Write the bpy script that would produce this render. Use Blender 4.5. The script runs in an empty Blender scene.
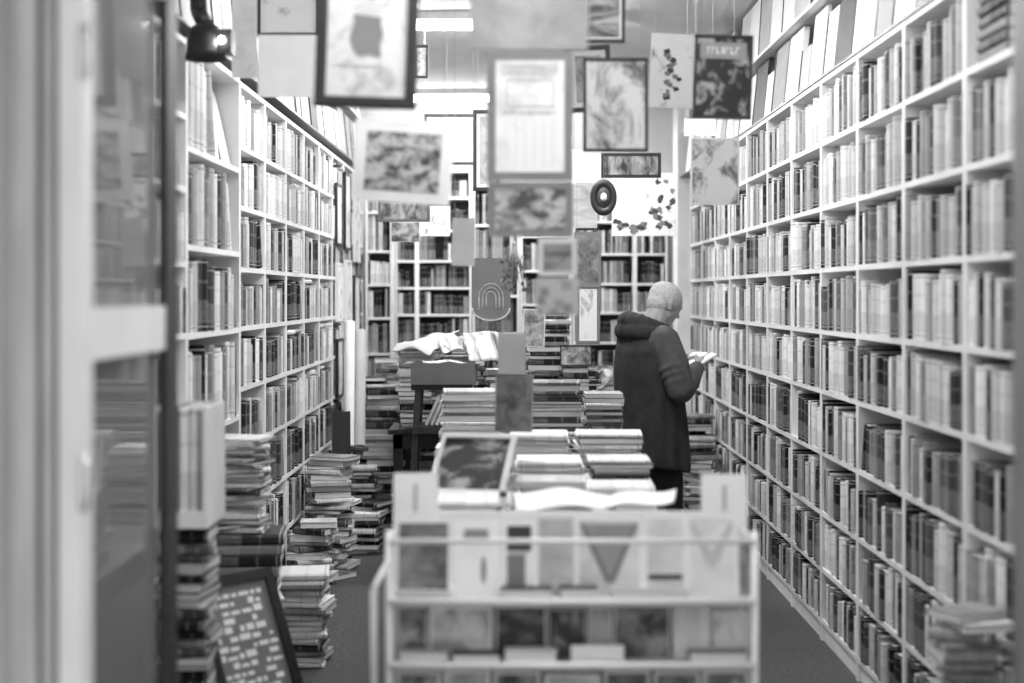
import bpy, bmesh, math, random
from mathutils import Matrix, Vector
PI = math.pi
sc = bpy.context.scene
COL = sc.collection
F = 1422.0                                   # focal length in pixels of the 1024 px wide frame (50 mm on 36 mm)

# ------------------------------------------------------------------ camera, world, exposure
cam = bpy.data.cameras.new('camera')
cam.lens = 50; cam.sensor_width = 36; cam.sensor_fit = 'HORIZONTAL'
cam.shift_x = -3 / 1024; cam.shift_y = -46.5 / 1024
cam.dof.use_dof = True; cam.dof.focus_distance = 7.6; cam.dof.aperture_fstop = 1.35
cam.clip_start = 0.05; cam.clip_end = 60
cam_ob = bpy.data.objects.new('camera', cam); COL.objects.link(cam_ob)
cam_ob.location = (0, 0, 1.6); cam_ob.rotation_euler = (PI / 2, 0, 0)
sc.camera = cam_ob
w = bpy.data.worlds.new('world'); sc.world = w; w.use_nodes = True
w.node_tree.nodes['Background'].inputs[0].default_value = (0.8, 0.8, 0.8, 1)
w.node_tree.nodes['Background'].inputs[1].default_value = .98
sc.view_settings.view_transform = 'Standard'; sc.view_settings.look = 'None'
sc.view_settings.gamma = 1; sc.view_settings.use_curve_mapping = False
sc.view_settings.exposure = 0.0
LAMP = 88.0                                   # radiance of the ceiling light diffusers
BULB = 150.0
sc.cycles.max_bounces = 7; sc.cycles.diffuse_bounces = 5; sc.cycles.transparent_max_bounces = 12

def W(px, py, d):
    return Vector(((px - 515) * d / F, d, 1.6 - (py - 295) * d / F))

# ------------------------------------------------------------------ materials
def g3(v): return (v, v, v, 1)
def new_mat(name):
    m = bpy.data.materials.new(name); m.use_nodes = True
    return m, m.node_tree, m.node_tree.nodes['Principled BSDF']
def nd(nt, t, **kw):
    n = nt.nodes.new(t)
    for k, v in kw.items(): setattr(n, k, v)
    return n
def mat(name, v, rough=0.6, var=0.08, scale=8, metal=0.0, bump=0.0, stretch=(1, 1, 1)):
    m, nt, b = new_mat(name)
    tc = nd(nt, 'ShaderNodeTexCoord'); mp = nd(nt, 'ShaderNodeMapping'); mp.inputs['Scale'].default_value = stretch
    nz = nd(nt, 'ShaderNodeTexNoise'); nz.inputs['Scale'].default_value = scale; nz.inputs['Detail'].default_value = 5
    nt.links.new(tc.outputs['Object'], mp.inputs[0]); nt.links.new(mp.outputs[0], nz.inputs['Vector'])
    r = nd(nt, 'ShaderNodeValToRGB')
    r.color_ramp.elements[0].position = .3; r.color_ramp.elements[1].position = .7
    r.color_ramp.elements[0].color = g3(max(0, v * (1 - var * 1.5))); r.color_ramp.elements[1].color = g3(min(1, v * (1 + var)))
    nt.links.new(nz.outputs[0], r.inputs[0]); nt.links.new(r.outputs[0], b.inputs['Base Color'])
    b.inputs['Roughness'].default_value = rough; b.inputs['Metallic'].default_value = metal
    if bump:
        bp = nd(nt, 'ShaderNodeBump'); bp.inputs['Strength'].default_value = bump; bp.inputs['Distance'].default_value = .01
        nt.links.new(nz.outputs[0], bp.inputs['Height']); nt.links.new(bp.outputs[0], b.inputs['Normal'])
    return m
M = {}
M['white_paint'] = mat('white_paint', .78, .5, .05, 5)
M['plaster'] = mat('plaster', .55, .9, .08, 2)
M['ceiling'] = mat('ceiling_paint', .66, .9, .08, 1.5)
M['carpet'] = mat('carpet', .06, .95, .25, 45, bump=.3)
M['frame_paint'] = mat('painted_timber', .50, .45, .12, 9, stretch=(3, 3, .35))
M['shaded_frame_paint'] = mat('shade_painted_timber', .17, .5, .15, 6, stretch=(3, 3, .5))  # frame paint darkened to stand in for shade on the right jamb
M['dark_gasket'] = mat('dark_seal', .03, .5, .1)
M['black_wood'] = mat('black_wood', .022, .4, .2, 20)
M['dark_wood'] = mat('dark_wood', .028, .5, .3, 14, stretch=(1, 8, 1))
M['grey_wood'] = mat('grey_wood', .22, .6, .2, 10, stretch=(1, 6, 1))
M['black_metal'] = mat('black_metal', .015, .45, .1)
M['chrome'] = mat('chrome', .7, .25, .03, metal=.9)
M['wire'] = mat('white_coated_wire', .80, .35, .03)
M['paper'] = mat('white_paper', .86, .7, .04, 12)
M['grey_paper'] = mat('grey_paper', .42, .7, .08, 9)
M['mid_paper'] = mat('mid_grey_paper', .30, .7, .12, 9)
M['grey_board'] = mat('grey_board', .20, .7, .1, 6)
M['pale_board'] = mat('pale_grey_board', .55, .7, .08, 6)
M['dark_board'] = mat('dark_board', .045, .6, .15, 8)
M['cardboard'] = mat('cardboard', .13, .8, .12, 8)
M['jacket'] = mat('jacket_cloth', .020, .9, .25, 16, bump=.25)
M['sleeve'] = mat('sleeve_cloth', .060, .85, .22, 14, bump=.25)
M['trousers'] = mat('trouser_cloth', .008, .9, .2, 20)
M['leather'] = mat('black_leather', .012, .4, .1)
M['skin'] = mat('skin', .33, .55, .12, 18)
M['hair'] = mat('cropped_grey_hair', .42, .9, .2, 120, bump=.25)
M['string'] = mat('string', .5, .8, .05)
def emis(name, s):
    m = bpy.data.materials.new(name); m.use_nodes = True; nt = m.node_tree
    nt.nodes.remove(nt.nodes['Principled BSDF']); e = nd(nt, 'ShaderNodeEmission'); e.inputs[0].default_value = g3(1); e.inputs[1].default_value = s
    nt.links.new(e.outputs[0], nt.nodes['Material Output'].inputs[0]); return m
M['diffuser'] = emis('light_diffuser', LAMP)
M['fill_diffuser'] = emis('fill_light_diffuser', LAMP * .52)  # weaker glow for the unseen fill light by the doorway
M['bulb'] = emis('bulb_glow', BULB)

def glass_mat():
    m = bpy.data.materials.new('door_glass'); m.use_nodes = True; nt = m.node_tree
    nt.nodes.remove(nt.nodes['Principled BSDF'])
    tr = nd(nt, 'ShaderNodeBsdfTransparent'); tr.inputs[0].default_value = g3(.8)
    gl = nd(nt, 'ShaderNodeBsdfGlossy'); gl.inputs['Roughness'].default_value = .04; gl.inputs[0].default_value = g3(.9)
    df = nd(nt, 'ShaderNodeBsdfDiffuse'); df.inputs[0].default_value = g3(.5)
    a = nd(nt, 'ShaderNodeMixShader'); b = nd(nt, 'ShaderNodeMixShader'); fr = nd(nt, 'ShaderNodeFresnel'); fr.inputs[0].default_value = 1.5
    a.inputs[0].default_value = .38
    nt.links.new(tr.outputs[0], a.inputs[1]); nt.links.new(df.outputs[0], a.inputs[2])
    nt.links.new(fr.outputs[0], b.inputs[0]); nt.links.new(a.outputs[0], b.inputs[1]); nt.links.new(gl.outputs[0], b.inputs[2])
    nt.links.new(b.outputs[0], nt.nodes['Material Output'].inputs[0]); return m
M['glass'] = glass_mat()

# book covers: cloth/paper colour per book in attribute Col, titles and bands laid out along the spine by UV
def cover_mat():
    m, nt, b = new_mat('book_cover'); L = nt.links.new
    at = nd(nt, 'ShaderNodeAttribute', attribute_name='Col')
    uv = nd(nt, 'ShaderNodeUVMap', uv_map='UVMap'); sp = nd(nt, 'ShaderNodeSeparateXYZ'); L(uv.outputs[0], sp.inputs[0])
    fr = nd(nt, 'ShaderNodeMath', operation='FRACT'); L(sp.outputs[1], fr.inputs[0])
    def ramp(src, pts):
        r = nd(nt, 'ShaderNodeValToRGB'); r.color_ramp.interpolation = 'CONSTANT'
        e = r.color_ramp.elements
        while len(e) < len(pts): e.new(.5)
        for k, (p, v) in enumerate(pts): e[k].position = p; e[k].color = g3(v)
        L(src, r.inputs[0]); return r.outputs[0]
    flo = nd(nt, 'ShaderNodeMath', operation='FLOOR'); L(sp.outputs[1], flo.inputs[0])
    wn = nd(nt, 'ShaderNodeTexWhiteNoise', noise_dimensions='1D'); L(flo.outputs[0], wn.inputs['W'])
    off = nd(nt, 'ShaderNodeMath', operation='MULTIPLY_ADD'); off.inputs[1].default_value = .5; L(wn.outputs['Value'], off.inputs[0]); L(fr.outputs[0], off.inputs[2])
    title = ramp(off.outputs[0], [(0, 0), (.40, 1), (.72, 0), (.95, 1), (.99, 0)])
    band = ramp(fr.outputs[0], [(0, 0), (.06, 1), (.075, 0), (.94, 1), (.955, 0)])
    mp = nd(nt, 'ShaderNodeMapping'); mp.inputs['Scale'].default_value = (130, 22, 1); L(uv.outputs[0], mp.inputs[0])
    n1 = nd(nt, 'ShaderNodeTexNoise'); n1.inputs['Scale'].default_value = 1; n1.inputs['Detail'].default_value = 1; L(mp.outputs[0], n1.inputs['Vector'])
    gt = nd(nt, 'ShaderNodeMath', operation='GREATER_THAN'); gt.inputs[1].default_value = .56; L(n1.outputs[0], gt.inputs[0])
    mu = nd(nt, 'ShaderNodeMath', operation='MULTIPLY'); L(gt.outputs[0], mu.inputs[0]); L(title, mu.inputs[1])
    fl = nd(nt, 'ShaderNodeMath', operation='FLOOR'); L(sp.outputs[1], fl.inputs[0])
    hf = nd(nt, 'ShaderNodeMath', operation='MODULO'); hf.inputs[1].default_value = 3; L(fl.outputs[0], hf.inputs[0])
    lt = nd(nt, 'ShaderNodeMath', operation='LESS_THAN'); lt.inputs[1].default_value = .5; L(hf.outputs[0], lt.inputs[0])
    bm_ = nd(nt, 'ShaderNodeMath', operation='MULTIPLY'); L(band, bm_.inputs[0]); L(lt.outputs[0], bm_.inputs[1])
    mx = nd(nt, 'ShaderNodeMath', operation='MAXIMUM'); L(mu.outputs[0], mx.inputs[0]); L(bm_.outputs[0], mx.inputs[1])
    bw = nd(nt, 'ShaderNodeRGBToBW'); L(at.outputs['Color'], bw.inputs[0])
    dk = nd(nt, 'ShaderNodeMath', operation='LESS_THAN'); dk.inputs[1].default_value = .28; L(bw.outputs[0], dk.inputs[0])
    ink = nd(nt, 'ShaderNodeMix', data_type='RGBA'); ink.inputs[6].default_value = g3(.12); ink.inputs[7].default_value = g3(.6); L(dk.outputs[0], ink.inputs[0])
    n2 = nd(nt, 'ShaderNodeTexNoise'); n2.inputs['Scale'].default_value = 9; n2.inputs['Detail'].default_value = 4; L(uv.outputs[0], n2.inputs['Vector'])
    wear = nd(nt, 'ShaderNodeMapRange'); wear.inputs[3].default_value = .8; wear.inputs[4].default_value = 1.15; L(n2.outputs[0], wear.inputs[0])
    vm = nd(nt, 'ShaderNodeVectorMath', operation='SCALE'); L(at.outputs['Color'], vm.inputs[0]); L(wear.outputs[0], vm.inputs['Scale'])
    half = nd(nt, 'ShaderNodeMath', operation='MULTIPLY'); half.inputs[1].default_value = .7; L(mx.outputs[0], half.inputs[0])
    fin = nd(nt, 'ShaderNodeMix', data_type='RGBA'); L(half.outputs[0], fin.inputs[0]); L(vm.outputs[0], fin.inputs[6]); L(ink.outputs[2], fin.inputs[7])
    L(fin.outputs[2], b.inputs['Base Color']); b.inputs['Roughness'].default_value = .6; b.inputs['Specular IOR Level'].default_value = .22
    return m
M['cover'] = cover_mat()
def pages_mat():
    m, nt, b = new_mat('page_edges'); L = nt.links.new
    uv = nd(nt, 'ShaderNodeUVMap', uv_map='UVMap')
    mp = nd(nt, 'ShaderNodeMapping'); mp.inputs['Scale'].default_value = (900, 4, 1); L(uv.outputs[0], mp.inputs[0])
    n = nd(nt, 'ShaderNodeTexNoise'); n.inputs['Scale'].default_value = 1; L(mp.outputs[0], n.inputs['Vector'])
    r = nd(nt, 'ShaderNodeMapRange'); r.inputs[3].default_value = .45; r.inputs[4].default_value = .95; L(n.outputs[0], r.inputs[0])
    c = nd(nt, 'ShaderNodeCombineXYZ')
    for k in range(3): L(r.outputs[0], c.inputs[k])
    L(c.outputs[0], b.inputs['Base Color']); b.inputs['Roughness'].default_value = .9
    return m
M['pages'] = pages_mat()

# printed pictures: procedural tone patterns that stay with the sheet
pic_n = [0]
def picture_mat(kind='scene', lo=.08, hi=.7, sx=6, sy=6, thr=(.38, .62)):
    pic_n[0] += 1
    m, nt, b = new_mat('print_%s' % kind); L = nt.links.new
    tc = nd(nt, 'ShaderNodeTexCoord'); mp = nd(nt, 'ShaderNodeMapping')
    mp.inputs['Location'].default_value = (pic_n[0] * 3.7, pic_n[0] * 1.3, pic_n[0] * 2.1)
    L(tc.outputs['Object'], mp.inputs[0])
    if kind == 'text':
        mp.inputs['Scale'].default_value = (sx * 14, 1, sy * 30)
        n = nd(nt, 'ShaderNodeTexNoise'); n.inputs['Scale'].default_value = 1; n.inputs['Detail'].default_value = 1
    elif kind == 'grid':
        mp.inputs['Scale'].default_value = (sx, 1, sy)
        n = nd(nt, 'ShaderNodeTexVoronoi'); n.distance = 'CHEBYCHEV'; n.inputs['Scale'].default_value = 3
    else:
        mp.inputs['Scale'].default_value = (sx, 1, sy)
        n = nd(nt, 'ShaderNodeTexNoise'); n.inputs['Scale'].default_value = 2; n.inputs['Detail'].default_value = 7; n.inputs['Roughness'].default_value = .65
        n.inputs['Distortion'].default_value = .6
    L(mp.outputs[0], n.inputs['Vector'])
    r = nd(nt, 'ShaderNodeValToRGB'); e = r.color_ramp.elements
    e[0].position = thr[0]; e[1].position = thr[1]; e[0].color = g3(lo); e[1].color = g3(hi)
    L(n.outputs[0], r.inputs[0]); L(r.outputs[0], b.inputs['Base Color']); b.inputs['Roughness'].default_value = .55
    return m

# ------------------------------------------------------------------ mesh building
class MB:
    def __init__(s): s.v = []; s.f = []; s.mi = []; s.c = []; s.uv = []; s.sm = []
    def face(s, idx, mi=0, c=.5, uv=None, sm=False):
        s.f.append(idx); s.mi.append(mi); s.c.append(c); s.uv.append(uv); s.sm.append(sm)
    def box(s, x0, x1, y0, y1, z0, z1, mi=0, c=.5, mx=None, uvo=None):
        n = len(s.v)
        P = [Vector(p) for p in ((x0,y0,z0),(x1,y0,z0),(x1,y1,z0),(x0,y1,z0),(x0,y0,z1),(x1,y0,z1),(x1,y1,z1),(x0,y1,z1))]
        UV = [(p.x + p.y * .013, p.z * .3 + p.y * .9) for p in P] if uvo is None else [(p.x + p.y * .5 + uvo[0], uvo[1] + .01 * p.z) for p in P]
        if mx: P = [mx @ p for p in P]
        s.v += P
        for q in ((0,3,2,1),(4,5,6,7),(0,1,5,4),(1,2,6,5),(2,3,7,6),(3,0,4,7)):
            s.face(tuple(n + k for k in q), mi, c, [UV[k] for k in q])
    def tube(s, p, q, r, n=8, r2=None, mi=0, c=.5, cap=True, sm=True):
        p = Vector(p); q = Vector(q); r2 = r if r2 is None else r2
        a = (q - p).normalized(); t = a.orthogonal().normalized(); b = a.cross(t); k = len(s.v)
        for e, rr in ((p, r), (q, r2)):
            for i in range(n):
                an = 2 * PI * i / n; s.v.append(e + (t * math.cos(an) + b * math.sin(an)) * rr)
        for i in range(n):
            j = (i + 1) % n; s.face((k + i, k + j, k + n + j, k + n + i), mi, c, None, sm)
        if cap:
            s.face(tuple(k + n - 1 - i for i in range(n)), mi, c); s.face(tuple(k + n + i for i in range(n)), mi, c)
    def path(s, pts, r, n=8, mi=0):
        for a, b in zip(pts, pts[1:]): s.tube(a, b, r, n, mi=mi)
    def loft(s, rings, mi=0, c=.5, cap=True, sm=True):
        k = len(s.v); n = len(rings[0])
        for rg in rings: s.v += [Vector(p) for p in rg]
        for a in range(len(rings) - 1):
            for i in range(n):
                j = (i + 1) % n; s.face((k + a*n + i, k + a*n + j, k + (a+1)*n + j, k + (a+1)*n + i), mi, c, None, sm)
        if cap:
            s.face(tuple(k + n - 1 - i for i in range(n)), mi, c); s.face(tuple(k + (len(rings)-1)*n + i for i in range(n)), mi, c)
    def book(s, w, h, D, mx, c, seed, pages=True, cover=True):
        """closed hardback or paperback: spine faces local -y, foot at z=0, thickness along x"""
        cv = .0022; r = min(.006, w * .22)
        if cover:
            o = [(-w/2, D), (-w/2, .004), (-w/4, -r), (w/4, -r), (w/2, .004), (w/2, D)]
            i_ = [(-w/2 + cv, D), (-w/2 + cv, .006), (-w/4, .004), (w/4, .004), (w/2 - cv, .006), (w/2 - cv, D)]
            n = len(s.v); su = seed[0]; sv = seed[1]
            for z in (0, h):
                for ring in (o, i_):
                    s.v += [mx @ Vector((x, y, z)) for x, y in ring]
            ux = [-w/2 - D, -w/2, -w/4, w/4, w/2, w/2 + D]
            for k in range(5):
                a, b = k, k + 1
                uv = [(ux[a] + su, sv + .001), (ux[b] + su, sv + .001), (ux[b] + su, sv + .999), (ux[a] + su, sv + .999)]
                s.face((n + a, n + b, n + 12 + b, n + 12 + a), 0, c, uv)
                s.face((n + 6 + b, n + 6 + a, n + 18 + a, n + 18 + b), 0, c, [(su, sv + .01)] * 4)
                s.face((n + b, n + a, n + 6 + a, n + 6 + b), 0, c, [(su, sv + .01)] * 4)
                s.face((n + 12 + a, n + 12 + b, n + 18 + b, n + 18 + a), 0, c, [(su, sv + .01)] * 4)
            s.face((n + 0, n + 12, n + 18, n + 6), 0, c, [(su, sv + .01)] * 4); s.face((n + 5, n + 11, n + 23, n + 17), 0, c, [(su, sv + .01)] * 4)
        if pages:
            s.box(-w/2 + cv, w/2 - cv, .005, D - .003, .003, h - .003, 1 if cover else 0, .8, mx)
    def build(s, name, mats, parent=None, loc=None):
        me = bpy.data.meshes.new(name)
        V = s.v if loc is None else [Vector(p) - Vector(loc) for p in s.v]
        me.from_pydata([tuple(p) for p in V], [], s.f)
        if not isinstance(mats, (list, tuple)): mats = [mats]
        for m in mats: me.materials.append(m)
        me.polygons.foreach_set('material_index', s.mi); me.polygons.foreach_set('use_smooth', s.sm)
        uvl = me.uv_layers.new(name='UVMap'); ca = me.color_attributes.new('Col', 'FLOAT_COLOR', 'CORNER')
        ud = []; cd = []
        for fc, c, uv in zip(s.f, s.c, s.uv):
            for k in range(len(fc)):
                ud += list(uv[k]) if uv else [0, 0]
                cd += [c, c, c, 1]
        uvl.data.foreach_set('uv', ud); ca.data.foreach_set('color', cd)
        me.update()
        o = bpy.data.objects.new(name, me); COL.objects.link(o)
        if loc is not None: o.location = loc
        if parent is not None: o.parent = parent
        return o
LABELS = {}
def tag(o, label, cat, group=None, kind=None):
    o['label'] = label; o['category'] = cat
    if group: o['group'] = group
    if kind: o['kind'] = kind
    n = len(label.split())
    if not 4 <= n <= 16: print('LABELWORDS', n, label)
    if label in LABELS: print('DUPLABEL', label)
    LABELS[label] = o
    return o
def struct(o): o['kind'] = 'structure'; return o
def empty(name, loc, label, cat, group=None, rot=(0, 0, 0)):
    o = bpy.data.objects.new(name, None); COL.objects.link(o); o.location = loc; o.rotation_euler = rot; o.empty_display_size = .05
    return tag(o, label, cat, group)
def sbox(name, m, *b, parent=None):
    q = MB(); q.box(*b); return struct(q.build(name, m, parent))
ORD = ['zeroth', 'first', 'second', 'third', 'fourth', 'fifth', 'sixth', 'seventh', 'eighth', 'ninth', 'tenth', 'eleventh', 'twelfth', 'thirteenth', 'fourteenth', 'fifteenth', 'sixteenth', 'seventeenth', 'eighteenth', 'nineteenth', 'twentieth', 'twenty-first', 'twenty-second', 'twenty-third', 'twenty-fourth', 'twenty-fifth', 'twenty-sixth', 'twenty-seventh', 'twenty-eighth', 'twenty-ninth', 'thirtieth'] + ['thirty-' + o for o in ('first', 'second', 'third', 'fourth', 'fifth', 'sixth', 'seventh', 'eighth', 'ninth')] + ['fortieth', 'forty-first']
def tone(c): return 'black' if c < .05 else 'dark grey' if c < .16 else 'grey' if c < .36 else 'pale grey' if c < .6 else 'white'
def seed(R): return (R.randint(0, 400) * 1.0, float(R.randint(0, 400)))
def pick(R, pal):
    t = R.random(); a = 0
    for p, lo, hi in pal:
        a += p
        if t <= a: return R.uniform(lo, hi)
    return R.uniform(*pal[-1][1:])
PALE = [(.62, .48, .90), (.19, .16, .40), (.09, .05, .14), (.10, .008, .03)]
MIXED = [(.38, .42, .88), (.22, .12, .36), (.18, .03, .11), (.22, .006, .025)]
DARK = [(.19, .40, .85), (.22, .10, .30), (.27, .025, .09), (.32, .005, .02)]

# ------------------------------------------------------------------ the room
XR, XL = 1.42, -1.22            # front planes of the two walls of shelves
DR, DL = .24, .24               # depth of the shelves
CEIL = 3.4
sbox('floor', M['carpet'], -2.2, 2.4, 2.5, 14, -.1, 0)
sbox('ceiling', M['ceiling'], -2.2, 2.4, 2.86, 14, CEIL, CEIL + .1)
sbox('wall_right', M['plaster'], XR + DR + .03, XR + DR + .15, 2.86, 13.6, 0, CEIL)
sbox('wall_left', M['plaster'], XL - DL - .15, XL - DL - .03, 2.86, 13.6, 0, CEIL)
sbox('wall_back', M['plaster'], -2.2, 2.4, 13.35, 13.5, 0, CEIL)
q = MB()
q.box(-2.2, -1.02, 2.72, 2.86, 0, CEIL + .1); q.box(1.16, 2.4, 2.72, 2.86, 0, CEIL + .1); q.box(-1.02, 1.16, 2.72, 2.86, 2.5, CEIL + .1)
struct(q.build('wall_front', M['plaster']))
# left door jamb with stepped mouldings, right jamb with its shade put into the paint, head
q = MB()
q.box(-1.06, -.945, 2.60, 2.87, 0, 2.5); q.box(-.945, -.885, 2.63, 2.87, 0, 2.5); q.box(-.87, -.858, 2.66, 2.87, 0, 2.5)
q.box(-.885, -.87, 2.72, 2.87, 0, 2.5); q.box(-1.10, -1.05, 2.57, 2.62, 0, 2.5)
for x in (-.985, -.925, -.866): q.tube((x, 2.60 if x < -.95 else 2.635, 0), (x, 2.60 if x < -.95 else 2.635, 2.5), .010, 10)
struct(q.build('trim_1', M['frame_paint']))
q = MB(); q.box(1.004, 1.2, 2.62, 2.87, 0, 2.5); q.box(1.006, 1.03, 2.60, 2.62, 0, 2.5); q.box(1.06, 1.10, 2.59, 2.62, 0, 2.5)
struct(q.build('trim_2', M['shaded_frame_paint']))
q = MB(); q.box(-1.1, 1.2, 2.6, 2.87, 2.42, 2.56); struct(q.build('trim_3', M['frame_paint']))
# glazed door leaf folded inwards against the left, hinge near the camera
dx, dy0, dy1 = -.803, 2.64, 3.368
q = MB()
q.box(dx - .045, dx, dy0, dy0 + .066, .02, 2.38)
q.box(dx - .045, dx, dy0 + .066, dy1 - .10, 1.475, 1.575)
q.box(dx - .045, dx, dy0 + .066, dy1 - .10, .02, .30); q.box(dx - .045, dx, dy0 + .066, dy1 - .10, 2.28, 2.38)
door = struct(q.build('door_1', M['white_paint']))
q = MB(); q.box(dx - .016, dx + .004, dy1 - .10, dy1, .02, 2.38); st = q.build('closing_stile', M['dark_gasket'], door); st['label'] = 'dark closing edge of the door'
q = MB(); q.box(dx - .026, dx - .020, dy0 + .066, dy1 - .10, .30, 1.475); q.build('glass_pane', M['glass'], door)
q = MB(); q.box(dx - .026, dx - .020, dy0 + .066, dy1 - .10, 1.575, 2.28); q.build('glass_pane', M['glass'], door)
q = MB()
for z in (.5, 1.2, 2.0): q.tube((dx + .004, dy0 - .004, z), (dx + .004, dy0 - .004, z + .1), .009, 10)
q.build('hinge', M['chrome'], door)

# ------------------------------------------------------------------ bookcases
def bay(name, x_front, side, y0, y1, zs, label, group, top=2.6, t=.036, st_=.022, dep=.24, back_y=None):
    """one unit of the wall of shelves. side=+1: right wall, -1: left wall"""
    o = MB(); xf = x_front; xb = x_front + side * dep
    a, b = min(xf, xb), max(xf, xb)
    o.box(a, b, y0, y0 + t / 2, 0, top); o.box(a, b, y1 - t / 2, y1, 0, top)
    ob = o.build(name, M['white_paint']); tag(ob, label, 'bookcase', group)
    for z in zs + [top]:
        s_ = MB(); s_.box(a, b, y0 + t / 2, y1 - t / 2, z - st_, z); s_.build('shelf', M['white_paint'], ob)
    s_ = MB(); bx = xb; s_.box(min(bx, bx + side * .012), max(bx, bx + side * .012), y0, y1, 0, top); s_.build('back_panel', M['dark_board'], ob)  # dark tone paints in the shade of the gaps behind the books
    s_ = MB(); s_.box(min(xf + side * .01, xf + side * .03), max(xf + side * .01, xf + side * .03), y0 + t / 2, y1 - t / 2, 0, zs[0] - st_); s_.build('plinth', M['white_paint'], ob)
    return ob
def wallmx(side, xf, y, z, lean=0, push=0.0):
    """frame at the foot of a spine; thickness runs along y"""
    rz = -PI / 2 if side > 0 else PI / 2
    return Matrix.Translation((xf + side * push, y, z)) @ Matrix.Rotation(rz, 4, 'Z') @ Matrix.Rotation(lean, 4, 'Y')
stuff = {}
def fill(R, side, xf, y0, y1, z, H, pal, indiv=None, key=None, tmin=.016, tmax=.055, full=.96, hf=(.72, .88), dmax=.22):
    """stand a row of books on one shelf; indiv = (label tail, group) for separate objects"""
    y = y0 + .004; k = 0; end = y0 + (y1 - y0) * full
    out = []
    hbase = R.uniform(*hf) * H
    while True:
        t = R.uniform(tmin, tmax) if R.random() < .8 else R.uniform(tmax * .8, tmax * 1.3)
        lim = min(end, y1 - .004)
        if y + t > lim:
            t = lim - y
            if t < .014: break
        if R.random() < .08: hbase = R.uniform(*hf) * H
        h = min(H - .012, hbase * R.uniform(.90, 1.08)); D = min(dmax - .03, h * R.uniform(.62, .78)); push = R.uniform(-.003, .016)
        c = pick(R, pal); mx = wallmx(side, xf, y + t / 2, z + .0006, 0, push)
        y += t + (.0015 if R.random() < .6 else R.uniform(.003, .007)); k += 1
        out.append((t - .001, h, D, mx, c, seed(R), push))
    if out and not indiv and side < 0:
        hm_ = max(o_[1] for o_ in out)
        yy = y0 + .12
        while yy < y1 - .10:                        # books laid flat along the tops of a row
            z_ = z + hm_ + .002
            while R.random() < .62 and z_ + .035 < z + H:
                t = R.uniform(.012, .03); mx = Matrix.Translation((xf + side * R.uniform(.075, .09) , yy, z_ + t / 2)) @ Matrix.Rotation(PI / 2 + R.gauss(0, .12), 4, 'Z') @ Matrix.Rotation(PI / 2, 4, 'Y') @ Matrix.Translation((0, -.075, -.09))
                stuff.setdefault(key, MB()).book(t, .18, .13, mx, pick(R, PALE), seed(R)); z_ += t + .001
            yy += R.uniform(.2, .3)
    if len(out) > 3 and end < y1 - .05 and H < .4:             # the last book leans into the gap
        t, h, D, mx, c, sd, push = out[-1]; a = min(.30, (y1 - .02 - y) / h * .9)
        if a > .05:
            yy = y - t / 2 + h * math.sin(a)
            if yy + t < y1: out[-1] = (t, h, D, wallmx(side, xf, yy, z + .0006 + t / 2 * math.sin(a), a * side, push), c, sd, push)
    for i, (t, h, D, mx, c, sd, push) in enumerate(out):
        if indiv:
            pos = ORD[i + 1] if side < 0 else ORD[i + 1]
            q = MB(); q.book(t, h, D, Matrix.Identity(4), c, sd, pages=False); o = q.build('book', M['cover'])
            o.matrix_world = mx
            pg = MB(); pg.book(t, h, D, Matrix.Identity(4), c, sd, cover=False); pg.build('page_block', M['pages'], o)
            tag(o, '%s book, %s from the doorway, %s' % (tone(c), pos, indiv[0]), 'book', indiv[1])
        else:
            stuff.setdefault(key, MB()).book(t, h, D, mx, c, sd)

RZ = [.10, .34, .60, .88, 1.165, 1.44, 1.725, 2.01, 2.31]
P = .7035; yA = 4.495                        # the uprights repeat every 0.70 m
rowname = ['bottom shelf', 'second shelf up', 'third shelf up', 'fourth shelf up', 'fifth shelf up', 'sixth shelf up', 'seventh shelf up', 'eighth shelf up', 'ninth shelf up']
R = random.Random(5)
nb = 0
for k in range(-1, 10):
    y0 = yA + k * P; y1 = y0 + P; zs = RZ
    bay('bookcase', XR, 1, y0 + .001, y1 - .001, list(zs), 'white bookcase unit on right wall, %s from the doorway' % ORD[k + 2], 'white bookcases along the right wall')
    for r, z in enumerate(zs):
        top = zs[r + 1] if r + 1 < len(zs) else 2.6
        H = top - .022 - z
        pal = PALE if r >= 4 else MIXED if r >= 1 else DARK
        if R.random() < .15: pal = MIXED
        iv = None
        if k in (-1, 0):
            if k == -1 and r == 8: continue
            iv = ('right wall %s unit, %s' % (ORD[k + 2], rowname[r]), 'books on the right wall shelves')
            yy0 = y0 + .018 if k >= 0 else y0 + .30
        else: yy0 = y0 + .018
        big = k <= 1
        fill(R, 1, XR, yy0, y1 - .018, z, H, pal, iv, 'right', tmin=.022 if big else .018, tmax=.062 if big else .048, full=1.0 if R.random() < .88 else R.uniform(.84, .95))
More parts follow.
